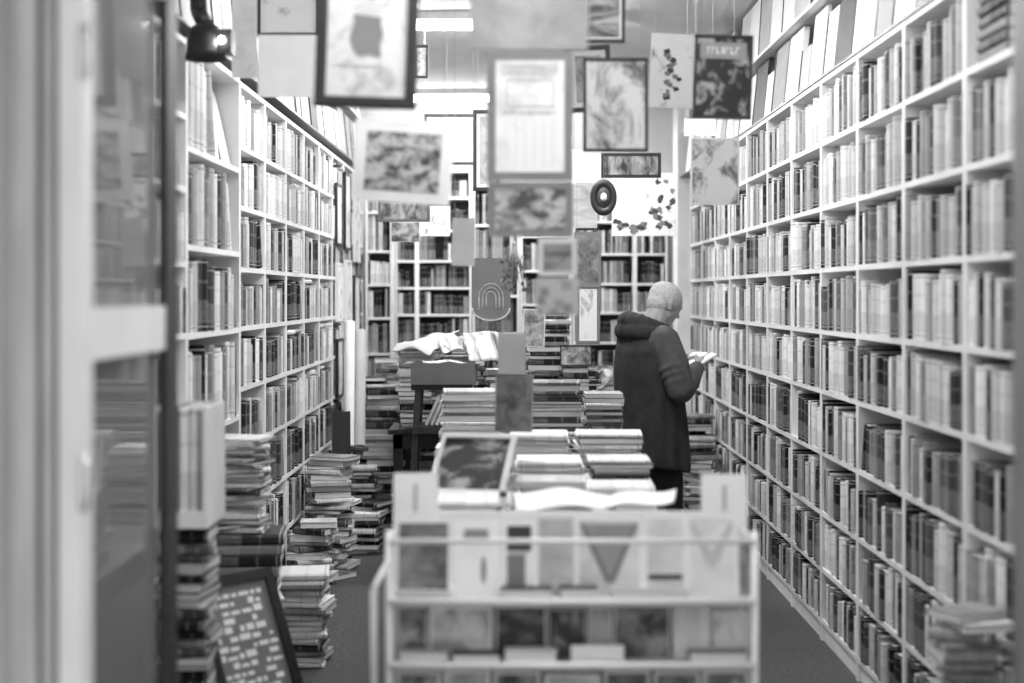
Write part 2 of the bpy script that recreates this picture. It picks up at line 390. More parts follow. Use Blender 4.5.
# left wall: two wide near units, then a regular run
LZ = [.08, .36, .64, .92, 1.19, 1.46, 1.725, 2.0, 2.27]
LZ2 = [.10, .62, 1.07, 1.455, 1.79, 2.16]
lb = [(4.20, 5.29, 0), (5.29, 6.31, 1)] + [(6.31 + .64 * i, 6.31 + .64 * (i + 1), 0) for i in range(8)]
for k, (y0, y1, t) in enumerate(lb):
    zs = LZ2 if t else LZ
    bay('bookcase', XL, -1, y0 + .001, y1 - .001, list(zs), 'white bookcase unit on left wall, %s from the doorway' % ORD[k + 1], 'white bookcases along the left wall', top=2.55 if not t else 2.56)
    for r, z in enumerate(zs):
        top = zs[r + 1] if r + 1 < len(zs) else 2.55
        H = top - .022 - z
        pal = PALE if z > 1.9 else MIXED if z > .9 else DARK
        if t:
            # big leaning volumes
            if r in (0, 1): continue
            if r == 5: fill(R, -1, XL, y0 + .02, y1 - .02, z, .36, [(1, .6, .85)], ('left wall second unit, top shelf', 'large books on left wall'), tmin=.03, tmax=.07, full=.39, hf=(.9, .97), dmax=.22)
            elif r == 4: fill(R, -1, XL, y0 + .02, y1 - .02, z, .345, MIXED, ('left wall second unit, under the top shelf', 'large books on left wall'), tmin=.03, tmax=.06, full=.80, hf=(.8, .95))
            elif r == 3: fill(R, -1, XL, y0 + .02, y1 - .02, z, .30, MIXED, ('left wall second unit, eye level shelf', 'large books on left wall'), tmin=.03, tmax=.07, full=.9, hf=(.8, .95))
            elif r == 2: fill(R, -1, XL, y0 + .02, y1 - .02, z, .35, MIXED, ('left wall second unit, waist high shelf', 'large books on left wall'), tmin=.03, tmax=.065, full=.98, hf=(.8, .95))
            continue
        iv = None
        if k == 2 and r >= 2: iv = ('left wall third unit, %s' % rowname[r], 'books on the left wall shelves')
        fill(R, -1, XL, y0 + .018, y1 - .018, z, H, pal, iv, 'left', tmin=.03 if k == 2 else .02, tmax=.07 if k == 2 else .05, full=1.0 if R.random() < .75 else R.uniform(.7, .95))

# back wall shelves
def back_unit(x0, x1, zs, yf, label, pal, top, dark=False):
    o = MB(); o.box(x0, x0 + .02, yf, yf + .24, 0, top); o.box(x1 - .02, x1, yf, yf + .24, 0, top)
    ob = o.build('bookcase', M['white_paint']); tag(ob, label, 'bookcase', 'bookcases across the back wall')
    for z in zs + [top]:
        s_ = MB(); s_.box(x0 + .02, x1 - .02, yf, yf + .24, z - .022, z); s_.build('shelf', M['white_paint'], ob)
    s_ = MB(); s_.box(x0, x1, yf + .24, yf + .252, 0, top); s_.build('back_panel', M['dark_board'], ob)  # darkened here too, for shade between and above the books
    for r, z in enumerate(zs):
        H = (zs[r + 1] if r + 1 < len(zs) else top) - .022 - z
        x = x0 + .024; hb = R.uniform(.7, .95) * H
        while True:
            t = R.uniform(.015, .05)
            if x + t > x1 - .024: break
            if R.random() < .06: x += R.uniform(.02, .05); continue
            if R.random() < .1: hb = R.uniform(.6, .95) * H
            h = hb * R.uniform(.93, 1.03)
            stuff.setdefault('back', MB()).book(t - .001, h, min(.2, h * .72), Matrix.Translation((x + t / 2, yf + R.uniform(.008, .03), z + .0006)), pick(R, pal), seed(R))
            x += t + .0015
YB = 13.05
back_unit(-1.34, -1.10, [.15, .5, .8, 1.08, 1.40, 1.70, 2.0, 2.35], YB - .3, 'narrow white bookcase in the far left corner of the shop', MIXED, 2.72)
back_unit(-1.10, -.90, [.2, .55, .87, 1.16, 1.426, 1.673, 1.92, 2.2, 2.5], YB, 'slim white bookcase on back wall, beside the far left corner', DARK, 2.75)
back_unit(-.90, -.40, [.2, .55, .87, 1.16, 1.426, 1.673, 1.92, 2.2, 2.5], YB, 'white bookcase on back wall behind the heap of papers', DARK, 2.75)
back_unit(-.39, .04, [.2, .55, .9, 1.25, 1.6, 1.93, 2.25], YB + .02, 'white bookcase on back wall behind the round bottomed plaque', DARK, 2.6)
back_unit(.05, .52, [.2, .55, .9, 1.22, 1.52, 1.83, 2.15], YB + .02, 'white bookcase on back wall left of the narrow standing picture', DARK, 2.5)
back_unit(.53, 1.10, [.2, .55, .896, 1.17, 1.445, 1.71, 1.984, 2.28], YB, 'white bookcase on back wall left of the man', MIXED, 2.65)
back_unit(1.10, 1.40, [.2, .55, .896, 1.17, 1.445, 1.71, 1.984, 2.28], YB, 'white bookcase on back wall behind the bowed head', MIXED, 2.65)
# pale pilaster where the right wall shelves stop
q = MB(); q.box(1.40, 1.69, 12.25, 12.6, 0, CEIL); struct(q.build('wall_pilaster', M['white_paint']))

NM = {'right': 'mass of books packing the farther shelves of the right wall', 'left': 'mass of books packing the farther shelves of the left wall', 'back': 'mass of books on the shelves across the back wall'}
for k_, q in stuff.items():
    tag(q.build('shelved_books', [M['cover'], M['pages']]), NM[k_], 'books', kind='stuff')

# ------------------------------------------------------------------ ceiling lights
def ceiling_light(x, y, L, label, dm='diffuser'):
    e = MB(); e.box(x - L/2, x + L/2, y - .11, y + .11, CEIL - .045, CEIL)
    e.box(x - L/2 - .012, x - L/2, y - .12, y + .12, CEIL - .10, CEIL); e.box(x + L/2, x + L/2 + .012, y - .12, y + .12, CEIL - .10, CEIL)
    o = e.build('ceiling_light', M['white_paint']); tag(o, label, 'ceiling light', 'fluorescent lights along the ceiling')
    e = MB(); e.loft([[(xx, y + .09 * math.cos(a), CEIL - .047 - .045 * math.sin(a)) for a in [PI * i / 8 for i in range(9)]] for xx in (x - L/2, x + L/2)], sm=True)
    e.build('diffuser', M[dm], o)
ceiling_light(.1, 3.35, 1.5, 'unseen ceiling light added near the doorway to brighten the hanging pictures', 'fill_diffuser')  # out of view; placed and dimmed to light hanging fronts and rack
ceiling_light(.1, 6.3, 1.5, 'fluorescent ceiling light above the table of magazines')
ceiling_light(-.1, 9.15, 1.5, 'fluorescent ceiling light just beyond the standing man')
ceiling_light(-.25, 12.55, 1.6, 'fluorescent ceiling light nearest the back wall')

# ------------------------------------------------------------------ pictures hanging over the aisle
def hang(name, label, px0, py0, px1, py1, d, fw=0, fm=None, pm=None, roll=0, yaw=0, mat_w=0, mm=None, zt=None, cat='picture', depth=.018, strings=2, group=None, extra=None, sx=.8):
    """a framed picture, card or sheet on thin strings; edges read off at distance d"""
    a = W(px0, py0, d); b = W(px1, py1, d); cx, cz = (a.x + b.x) / 2, (a.z + b.z) / 2; w_, h_ = b.x - a.x, a.z - b.z
    root = empty(name, (cx, d, cz), label, cat, group, (0, 0, yaw))
    rm = Matrix.Rotation(roll, 4, 'Y')
    if fw:
        q = MB(); X, Z = w_ / 2, h_ / 2
        for bx in ((-X, X, Z - fw, Z), (-X, X, -Z, -Z + fw), (-X, -X + fw, -Z + fw, Z - fw), (X - fw, X, -Z + fw, Z - fw)):
            q.box(bx[0], bx[1], -depth / 2, depth / 2, bx[2], bx[3], mx=rm)
            i = .25 * fw
            q.box(bx[0] + i, bx[1] - i, -depth / 2 - .004, -depth / 2, bx[2] + i, bx[3] - i, mx=rm)
        q.build('frame', fm, root)
    X, Z = w_ / 2 - fw, h_ / 2 - fw
    q = MB(); q.box(-X, X, -.0015 if not fw else -.002, .0015, -Z, Z, mx=rm); q.build('mount' if fw or mat_w else 'sheet', mm or M['paper'], root)
    if pm is not None:
        X -= mat_w; Z -= mat_w
        q = MB(); q.box(-X, X, -.0035, -.0026, -Z, Z, mx=rm); q.build('print', pm, root)
    if extra: extra(root, w_, h_, rm)
    if strings:
        q = MB(); top = (zt if zt is not None else CEIL) - cz
        for s_ in ((-1, 1) if strings == 2 else (0,)):
            p = rm @ Vector((s_ * w_ / 2 * sx, 0, h_ / 2 - .001)); q.tube(p, (p.x, 0, top), .0009, 5)
        q.build('string', M['string'], root)
    return root
def flat(root, name, m, pts, y=-.006, th=.0012, rm=None, c=.5):
    """thin cut shape lying on a sheet"""
    q = MB(); n = len(pts); rm = rm or Matrix.Identity(4)
    q.v += [rm @ Vector((x, y, z)) for x, z in pts] + [rm @ Vector((x, y + th, z)) for x, z in pts]
    q.face(tuple(range(n)), 0, c); q.face(tuple(reversed(range(n, 2 * n))), 0, c)
    for i in range(n): q.face((i, (i + 1) % n, n + (i + 1) % n, n + i), 0, c)
    return q.build(name, m, root)
def oval(cx, cz, rx, rz, n=20, a0=0, a1=2 * PI): return [(cx + rx * math.cos(a0 + (a1 - a0) * i / n), cz + rz * math.sin(a0 + (a1 - a0) * i / n)) for i in range(n)]

def fig_a(root, w_, h_, rm):
    flat(root, 'printed_skirt', M['grey_board'], [(-.042 + .006 * math.sin(i), .05 - i * .014) for i in range(8)] + [(-.02, -.065), (.01, -.06), (.035, -.068)] + [(.040 - .004 * math.sin(i * 1.3), -.055 + i * .014) for i in range(8)], -.0052, rm=rm)
    flat(root, 'printed_collar', M['pale_board'], [(-.030, .052), (.0, .045), (.034, .055), (.03, .085), (.01, .095), (-.022, .085)], -.0050, rm=rm)
    flat(root, 'printed_head', M['dark_board'], oval(.008, .120, .020, .026), -.0052, rm=rm)
    flat(root, 'printed_line', M['grey_paper'], [(-.085, -.092), (.01, -.095), (.03, -.091), (.01, -.089), (-.085, -.086)], -.0052, rm=rm)
hang('framed_picture', 'thick dark framed picture with a grey figure, hanging highest on the left', 317, -42, 418, 108, 3.9, .029, M['dark_wood'], picture_mat('sketch', .33, .66, 7, 7, (.3, .5)), .035, depth=.03, extra=fig_a)
hang('mounted_print', 'white mounted landscape print hanging tilted below the thick dark frame', 354, 121, 452, 203, 4.3, 0, None, picture_mat('landscape', .05, .55, 10, 13, (.42, .57)), .07, mat_w=.035, strings=2)
def page(root, w_, h_, rm):
    q = MB(); R2 = random.Random(6)
    for k in range(3):                                      # heading lines, picture outline, caption and faint columns
        x = -.085
        while x < .08:
            wl = R2.uniform(.006, .02); q.box(x, min(.085, x + wl), -.0052, -.0042, .150 - k * .012, .155 - k * .012, mx=rm); x += wl + .004
    for bx in ((-.072, .072, .108, .111), (-.072, .072, .028, .031), (-.072, -.069, .031, .108), (.069, .072, .031, .108)): q.box(bx[0], bx[1], -.0052, -.0042, bx[2], bx[3], mx=rm)
    for k in range(16):
        x = -.08 + .01 * k; q.box(x, x + R2.uniform(.003, .008), -.0052, -.0042, .006, .016, mx=rm)
    for k in range(6): q.box(-.072 + k * .028, -.071 + k * .028, -.0052, -.0042, -.15, -.01, mx=rm)
    q.build('printed_lines', M['grey_paper'], root)
# tall grey board with white page, then a landscape board under it
hang('display_board', 'tall grey board holding a large white printed page, hanging in the centre', 487, 52, 573, 181, 4.3, 0, None, picture_mat('wash', .5, .78, 3, 3, (.3, .5)), 0, mat_w=.026, mm=M['grey_board'], extra=page)
zb = W(0, 181, 4.3).z
hang('display_board', 'grey board with a wide landscape picture, directly under the tall page board', 488, 181.5, 573, 237, 4.3, 0, None, picture_mat('landscape', .06, .45, 9, 14, (.42, .57)), 0, mat_w=.022, mm=M['grey_board'], strings=0)
hang('display_board', 'pale bordered picture hanging just under the wide landscape board', 538, 238, 577, 276, 4.3, 0, None, picture_mat('landscape', .08, .26, 5, 18, (.4, .6)), 0, mat_w=.016, mm=M['pale_board'], zt=W(0, 236.5, 4.3).z)
hang('display_board', 'grey grid patterned print hanging lowest of the centre chain', 536, 278, 579, 315, 4.3, 0, None, picture_mat('grid', .20, .40, 9, 9, (.2, .5)), 0, mat_w=.006, mm=M['grey_paper'], zt=W(0, 275.5, 4.3).z)
hang('framed_print', 'thin dark framed pale print, right of the tall page board', 583, 58, 648, 152, 4.9, .011, M['dark_wood'], picture_mat('wash', .12, .66, 4, 3, (.38, .52)), .0)
hang('framed_print', 'dark framed print half hidden behind the thin framed pale print', 566, 46, 611, 112, 5.6, .018, M['dark_wood'], picture_mat('sketch', .15, .6, 6, 6), -.05, mat_w=.02)
hang('framed_print', 'dark framed landscape cut off by the top of the photo', 574, -40, 625, 43, 5.0, .012, M['dark_wood'], picture_mat('landscape', .06, .5, 4, 11), 0, mat_w=.008)
def poster_e(root, w_, h_, rm):
    flat(root, 'title_panel', M['mid_paper'], [(-.080, .062), (.080, .062), (.080, .118), (-.080, .118)], -.0044, rm=rm)
    q = MB(); R2 = random.Random(4)
    x = -.055
    while x < .055:                                        # worn pale lettering on the title panel
        wl = R2.uniform(.009, .014); q.box(x, x + wl * .3, -.0064, -.0056, .078, .102, mx=rm); q.box(x, x + wl, -.0064, -.0056, .098 if R2.random() < .5 else .078, .102 if R2.random() < .5 else .084, mx=rm); x += wl + .005
    q.build('title_lettering', M['paper'], root)
hang('poster', 'dark bordered poster with pale title lettering above two figures', 693, 35, 752, 119, 4.9, .012, M['dark_wood'], picture_mat('figures', .012, .38, 7, 6, (.50, .60)), .03, extra=poster_e)
def fig_f(root, w_, h_, rm):
    R2 = random.Random(14)
    for k in range(16):
        t = k / 15; cx = -.035 + .07 * R2.random() * (1 - t * .5); cz = -.11 + .19 * t
        o = flat(root, 'ink_stroke', M['dark_board'] if k % 3 == 0 else M['grey_board'], [(cx + R2.uniform(.006, .02) * math.cos(a), cz + R2.uniform(.005, .016) * math.sin(a)) for a in [2 * PI * i / 9 for i in range(9)]], -.0045 - k * .0001, .0009, rm=rm)
hang('drawing', 'white sheet with a dark ink drawing, left of the dark poster', 650, 34, 698, 108, 5.8, 0, None, picture_mat('sketch', .25, .80, 6, 6, (.28, .42)), .04, mat_w=.004, extra=fig_f)
hang('paper_sheet', 'large grey sheet hanging overhead at the centre top', 470, -40, 588, 50, 3.8, 0, None, picture_mat('wash', .22, .34, 2, 2, (.4, .6)), .015, mat_w=.002, mm=M['grey_paper'], depth=.004)
hang('paper_sheet', 'blank white sheet hanging left of the thick dark frame', 258, 35, 319, 97, 5.0, 0, None, None, 0, mm=M['paper'])
hang('print', 'pale figure print hanging under the dark poster', 691, 138, 739, 205, 6.3, 0, None, picture_mat('wash', .18, .75, 5, 4, (.40, .52)), 0, mat_w=.006)
hang('small_card', 'small white card with a dark spot, above the pale figure print', 684, 119, 716, 136, 7.2, 0, None, picture_mat('sketch', .1, .82, 9, 9, (.26, .36)), 0, mat_w=.004)
hang('framed_print', 'wide black framed photograph of shelves hanging near the back', 601, 153, 661, 178, 9.0, .02, M['black_wood'], picture_mat('landscape', .05, .7, 8, 3), 0)
def tree(root, w_, h_, rm):
    R2 = random.Random(9)
    for k in range(34):                                     # foliage to the right and lower left, bright sky between
        if k < 20: cx, cz = R2.uniform(.08, .20), R2.uniform(-.16, .18)
        else: cx, cz = R2.uniform(-.20, .02), R2.uniform(-.20, -.12)
        cx += .04 * math.sin(cz * 20)
        flat(root, 'printed_foliage', M['dark_board'] if k % 3 else M['grey_board'], [(max(-.225, min(.225, cx + R2.uniform(.012, .032) * math.cos(a))), max(-.22, min(.22, cz + R2.uniform(.010, .030) * math.sin(a)))) for a in [2 * PI * i / 11 for i in range(11)]], -.0046 - k * .00008, .0009, rm=rm)
hang('poster', 'large pale poster of a tree and sky hanging at the back', 612, 173, 676, 236, 10.2, 0, None, picture_mat('sketch', .2, .85, 4, 4, (.3, .45)), .0, mat_w=.006, extra=tree)
hang('framed_print', 'tall black framed print behind the left edge of the page board', 473, 110, 500, 191, 8.2, .02, M['black_wood'], picture_mat('wash', .4, .7, 5, 5), 0, mat_w=.02)
hang('framed_print', 'wide dark framed pale print hanging far back under the ceiling light', 424, 114, 478, 165, 10.0, .022, M['dark_wood'], picture_mat('wash', .35, .75, 3, 3, (.3, .5)), 0, mat_w=.03)
hang('framed_print', 'long dark framed strip picture below the tilted white mount', 378, 199, 430, 222, 9.2, .018, M['grey_board'], picture_mat('figures', .1, .7, 9, 5), .0)
hang('print', 'small pale unframed landscape beside the long strip picture', 416, 206, 450, 236, 9.9, 0, None, picture_mat('landscape', .15, .8, 6, 7, (.36, .5)), 0, mat_w=.01)
hang('print', 'dark patterned print below the long strip picture', 391, 222, 420, 242, 9.8, 0, None, picture_mat('figures', .03, .4, 9, 9), 0, mat_w=.003, zt=None)
hang('paper_sheet', 'narrow blank grey card hanging left of the wide landscape board', 452, 218, 475, 266, 5.4, 0, None, None, .02, mm=M['pale_board'])
hang('paper_sheet', 'narrow blank grey card hanging above the dark speckled card', 498, 333, 526, 376, 5.2, 0, None, None, .0, mm=M['grey_paper'], zt=2.0, strings=0)
hang('display_board', 'dark speckled card hanging in front of the magazine stacks', 495, 374.5, 533, 432, 5.2, 0, None, picture_mat('figures', .05, .22, 5, 5), .02, mat_w=.004, mm=M['grey_paper'], zt=W(0, 333, 5.2).z)
hang('print', 'pale sketch card hanging behind the blank narrow card', 523, 309, 545, 347, 8.6, 0, None, picture_mat('sketch', .15, .6, 8, 8), .03, mat_w=.006)
hang('display_board', 'dark board with grey picture above the narrow white figure picture', 574, 232, 601, 286, 8.0, 0, None, picture_mat('wash', .06, .3, 5, 5), 0, mat_w=.016, mm=M['grey_board'])
hang('framed_print', 'narrow white figure picture in a grey frame near the back', 576, 285, 600, 344, 8.0, .018, M['grey_board'], picture_mat('figures', .08, .8, 6, 2, (.35, .5)), 0, mat_w=.01, zt=W(0, 286, 8.0).z)
hang('print', 'pale sky print hanging behind the black oval frame', 570, 184, 597, 228, 8.8, 0, None, picture_mat('wash', .5, .85, 2, 6), 0, mat_w=.006)
hang('framed_print', 'small dark edged print hanging right of the thick dark frame', 415, 45, 428, 78, 7.0, .010, M['black_wood'], picture_mat('figures', .05, .35, 9, 9), 0)
hang('paper_sheet', 'white sheet showing between the page board and thin framed print', 573, 110, 592, 150, 6.4, 0, None, None, 0)
hang('poster', 'tall white poster hanging beside the black clamp lamp', 232, -50, 257, 78, 5.5, 0, None, picture_mat('wash', .6, .86, 2, 2), 0, mat_w=.004)
hang('poster', 'dark edged pale poster hanging above the blank white sheet', 257, -60, 320, 37, 5.9, .016, M['dark_wood'], picture_mat('sketch', .3, .8, 3, 3, (.3, .45)), 0)
# strip behind joining the two cards: chain up to the plaque
# black oval frame
c = W(603.5, 197.5, 7.0)
root = empty('oval_frame', c, 'black oval frame with a white highlight painted on its domed centre', 'picture')
q = MB()
def ring(rx, rz, y): return [(rx * math.cos(2 * PI * i / 32), y, rz * math.sin(2 * PI * i / 32)) for i in range(32)]
q.loft([ring(.064, .088, .012), ring(.066, .090, 0), ring(.058, .080, -.014), ring(.044, .062, -.010), ring(.034, .050, -.004), ring(.034, .05, .012)], cap=False)
q.build('frame', M['black_wood'], root)
q = MB(); q.loft([ring(.035, .051, .006), ring(.034, .05, -.004), ring(.02, .03, -.010), ring(.004, .006, -.012)]); q.build('oval_picture', M['dark_board'], root)
q = MB(); q.loft([ring(.013, .018, -.0105), ring(.016, .022, -.016), ring(.003, .004, -.017)]); q.build('painted_highlight', M['paper'], root)  # highlight on the dome, painted as a small white cap
q = MB(); q.tube((0, 0, .089), (0, 0, CEIL - c.z), .001, 5); q.build('string', M['string'], root)
# round-bottomed plaque
c = W(491, 292, 8.8)
root = empty('hanging_plaque', c, 'dark round bottomed plaque with a pale arched rim hanging mid aisle', 'plaque')
pl = [(-.12, .21), (-.12, -.10)] + [(-.12 * math.cos(a), -.10 - .075 * math.sin(a)) for a in [PI * i / 12 for i in range(1, 12)]] + [(.12, -.10), (.12, .21)]
flat(root, 'board', M['grey_board'], pl, 0, .012)
rim = MB(); rp = [Vector((x * .97, -.004, z)) for x, z in pl[1:-1]]
rim.path(rp, .005, 8); rim.build('rim', M['paper'], root)
for rr in (.075, .052, .030):
    q = MB(); q.path([Vector((-rr, -.004, -.11)), Vector((-rr, -.004, -.03))] + [Vector((-rr * math.cos(a) , -.004, -.03 + rr * 1.1 * math.sin(a))) for a in [PI * i / 8 for i in range(9)]] + [Vector((rr, -.004, -.11))], .0035, 6); q.build('emblem_arch', M['pale_board'], root)
q = MB(); q.tube((-.08, .005, .21), (-.08, .005, CEIL - c.z), .001, 5); q.tube((.08, .005, .21), (.08, .005, CEIL - c.z), .001, 5); q.build('string', M['string'], root)
# bunch of dried stems hanging in front of it
c = W(514, 262, 6.2)
root = empty('dried_bouquet', c, 'grey bunch of dried flowers hanging upside down on a string', 'dried flowers')
R = random.Random(3)
q = MB()
for k in range(26):
    a = R.uniform(0, 2 * PI); r = R.uniform(.01, .05); L = R.uniform(.12, .19)
    q.tube((0, 0, .09), (r * math.cos(a), r * math.sin(a), .09 - L), .0018, 5)
q.build('stems', M['mid_paper'], root)
q = MB()
for k in range(60):
    a = R.uniform(0, 2 * PI); r = R.uniform(.0, .065); z = R.uniform(-.14, .03); s_ = R.uniform(.01, .02)
    p = Vector((r * math.cos(a), r * math.sin(a) * .8, z)); n = Vector((R.uniform(-1, 1), R.uniform(-1, 1), R.uniform(-1, 1))).normalized()
    t = n.orthogonal().normalized(); b = n.cross(t); k0 = len(q.v)
    q.v += [p, p + t * s_, p + (t + b) * s_ * .8 + n * s_ * .3, p + b * s_, p - t * s_ * .7 + n * .3 * s_, p - b * s_ * .8]
    q.face((k0, k0 + 1, k0 + 2)); q.face((k0, k0 + 2, k0 + 3)); q.face((k0, k0 + 3, k0 + 4)); q.face((k0, k0 + 4, k0 + 5)); q.face((k0, k0 + 5, k0 + 1))
q.build('petals', M['grey_board'], root)
q = MB(); q.tube((0, 0, .09), (0, 0, CEIL - c.z), .001, 5); q.tube((0, 0, .07), (0, 0, .09), .008, 8); q.build('string', M['string'], root)
# long string carrying the blank card
c = W(512, 333, 5.2)
q = MB(); q.tube((c.x, 5.2, c.z), (c.x, 5.2, CEIL), .0009, 5); tag(q.build('hanging_string', M['string']), 'thin string carrying the narrow card chain before the magazines', 'string')

# ------------------------------------------------------------------ things standing on top of the wall shelves
R = random.Random(21)
def flat_item(name, y, x, z, wd, ht, th, side, lean, m, label, cat='folder', edge=None, group=None):
    """large thin volume standing face-out on top of the shelves, leaning back"""
    rz = -PI / 2 if side > 0 else PI / 2
    mx = Matrix.Translation((x, y, z)) @ Matrix.Rotation(rz, 4, 'Z') @ Matrix.Rotation(-lean, 4, 'X')
    q = MB(); q.box(-wd / 2, wd / 2, 0, th, 0, ht); o = q.build(name, m); o.matrix_world = mx
    if edge:
        q = MB(); q.box(-wd / 2 - .004, wd / 2 + .004, -.004, 0, 0, .012); q.box(-wd / 2 - .004, -wd / 2 + .01, -.004, 0, .012, ht); q.build('binding_edge', edge, o)
    tag(o, label, cat, group); return o
mats_top = [M['paper'], M['paper'], M['pale_board'], M['paper'], M['grey_paper'], M['paper'], M['dark_board']]
nmt = {M['paper']: 'white', M['pale_board']: 'pale grey', M['grey_paper']: 'mid grey', M['dark_board']: 'dark'}
y = 4.3; k = 0
q = MB(); q.box(XR - .006, XR + .22, 4.0, 12.2, 2.601, 2.614); tag(q.build('top_board', M['black_wood']), 'thin black board lying on top of the right wall bookcases', 'board')
q = MB(); q.box(XL - .22, XL + .006, 4.2, 11.4, 2.601, 2.614); tag(q.build('top_board', M['black_wood']), 'thin black board lying on top of the left wall bookcases', 'board')
q = MB(); q.box(XR, XR + .24, 4.0, 12.2, 2.982, 2.998); tag(q.build('wall_ledge', M['white_paint']), 'narrow white ledge above the right wall bookcases', 'shelf')
q = MB(); q.box(XL - .24, XL, 4.2, 11.4, 2.982, 2.998); tag(q.build('wall_ledge', M['white_paint']), 'narrow white ledge above the left wall bookcases', 'shelf')
while y < 12.0:
    wd = R.uniform(.18, .40); ht = min(.36, wd * R.uniform(1.0, 1.5)); m = mats_top[k % 7]
    flat_item('folio', y + wd / 2, XR + .02, 2.615, wd, ht, R.uniform(.012, .03), 1, .10, m, '%s folio, %s from the doorway on top of the right wall bookcases' % (nmt[m], ORD[k + 1]), 'folio', M['dark_board'] if k % 2 else None, 'folios on the right wall bookcases')
    y += wd + R.uniform(.012, .05); k += 1
y = 5.2; k = 0
while y < 12.0:
    wd = R.uniform(.25, .42); ht = min(.385, wd * R.uniform(.9, 1.4)); m = mats_top[(k * 3 + 1) % 7]
    flat_item('print_portfolio', y + wd / 2, XR + .03, 2.999, wd, ht, R.uniform(.008, .02), 1, .06, m, '%s portfolio, %s from the doorway on the right high ledge' % (nmt[m], ORD[k + 1]), 'portfolio', M['dark_board'] if k % 2 == 0 else None, 'portfolios on the right ledge')
    y += wd + R.uniform(.015, .04); k += 1
y = 5.0; k = 0
while y < 11.2:
    wd = R.uniform(.18, .36); ht = min(.36, wd * R.uniform(1.0, 1.5)); m = mats_top[(k * 2 + 1) % 7]
    flat_item('folio', y + wd / 2, XL - .02, 2.615, wd, ht, R.uniform(.012, .03), -1, .10, m, '%s folio, %s from the doorway on top of the left wall bookcases' % (nmt[m], ORD[k + 1]), 'folio', M['dark_board'] if k % 2 else None, 'folios on the left wall bookcases')
    y += wd + R.uniform(.012, .05); k += 1
y = 4.9; k = 0
while y < 11.2:
    wd = R.uniform(.25, .42); ht = min(.385, wd * R.uniform(.9, 1.4)); m = mats_top[(k * 3) % 7]
    flat_item('print_portfolio', y + wd / 2, XL - .03, 2.999, wd, ht, R.uniform(.008, .02), -1, .06, m, '%s portfolio, %s from the doorway on the left high ledge' % (nmt[m], ORD[k + 1]), 'portfolio', M['dark_board'] if k % 2 == 0 else None, 'portfolios on the left ledge')
    y += wd + R.uniform(.015, .04); k += 1
# dark magazines lying at the near end of the top right shelf
for i in range(7):
    q = MB(); t = .035; mx = Matrix.Translation((XR + .02, 4.28 + R.uniform(-.008, .008), 2.3112 + i * .0365 + t / 2)) @ Matrix.Rotation(-PI / 2, 4, 'Z') @ Matrix.Rotation(PI / 2, 4, 'Y') @ Matrix.Translation((0, 0, -.13))
    c = R.choice([.03, .05, .1, .3]); q.book(t, .26, .19, Matrix.Identity(4), c, seed(R), pages=False); o = q.build('lying_book', M['cover']); o.matrix_world = mx
    g = MB(); g.book(t, .26, .19, Matrix.Identity(4), c, seed(R), cover=False); g.build('page_block', M['pages'], o)
    tag(o, '%s book lying flat, %s up, near end of right wall top shelf' % (tone(c), ORD[i + 1]), 'lying book', 'books lying on the right wall top shelf')

for i_, (yc, wd_, ht_, m_) in enumerate(((5.90, .23, .36, M['paper']), (6.155, .23, .34, M['pale_board']))):
    flat_item('folio', yc, XL - .03, 2.161, wd_, ht_, .025, -1, .12 + .1 * i_, m_, '%s folio standing face out on the second left unit, %s' % (nmt[m_], 'nearer the doorway' if i_ == 0 else 'farther from the doorway'), 'folio', M['dark_board'])
# black clamp lamp high on the left
c = W(212, 44, 5.1)
root = empty('clamp_lamp', c, 'black clamp spotlight with a lit bulb high on the left wall shelves', 'lamp')
q = MB()
q.loft([[(-.02 + r * math.cos(a), r * .8 * math.sin(a) - .01, z) for a in [2 * PI * i / 20 for i in range(20)]] for r, z in ((.03, .07), (.05, .06), (.066, .02), (.070, -.03), (.074, -.06), (.070, -.058), (.04, .0))])
q.build('lamp_shade', M['black_metal'], root)
q = MB(); q.path([(-.02, 0, .06), (-.05, .01, .12), (-.065, .03, .30)], .030, 12); q.build('arm', M['black_metal'], root)
q = MB(); q.box(-.10, -.03, -.03, .06, .28, .40); q.box(-.13, -.03, .0, .03, .34, .37); q.build('clamp', M['black_metal'], root)
q = MB(); q.box(.035, .078, -.05, .03, -.04, .045); q.build('switch_box', M['black_metal'], root)
q = MB(); q.loft([[(.045 + r * math.cos(a), -.056 + zz, .005 + r * math.sin(a)) for a in [2 * PI * i / 12 for i in range(12)]] for r, zz in ((.010, .006), (.011, 0), (.006, -.007), (.002, -.009))]); q.build('bulb', M['bulb'], root)

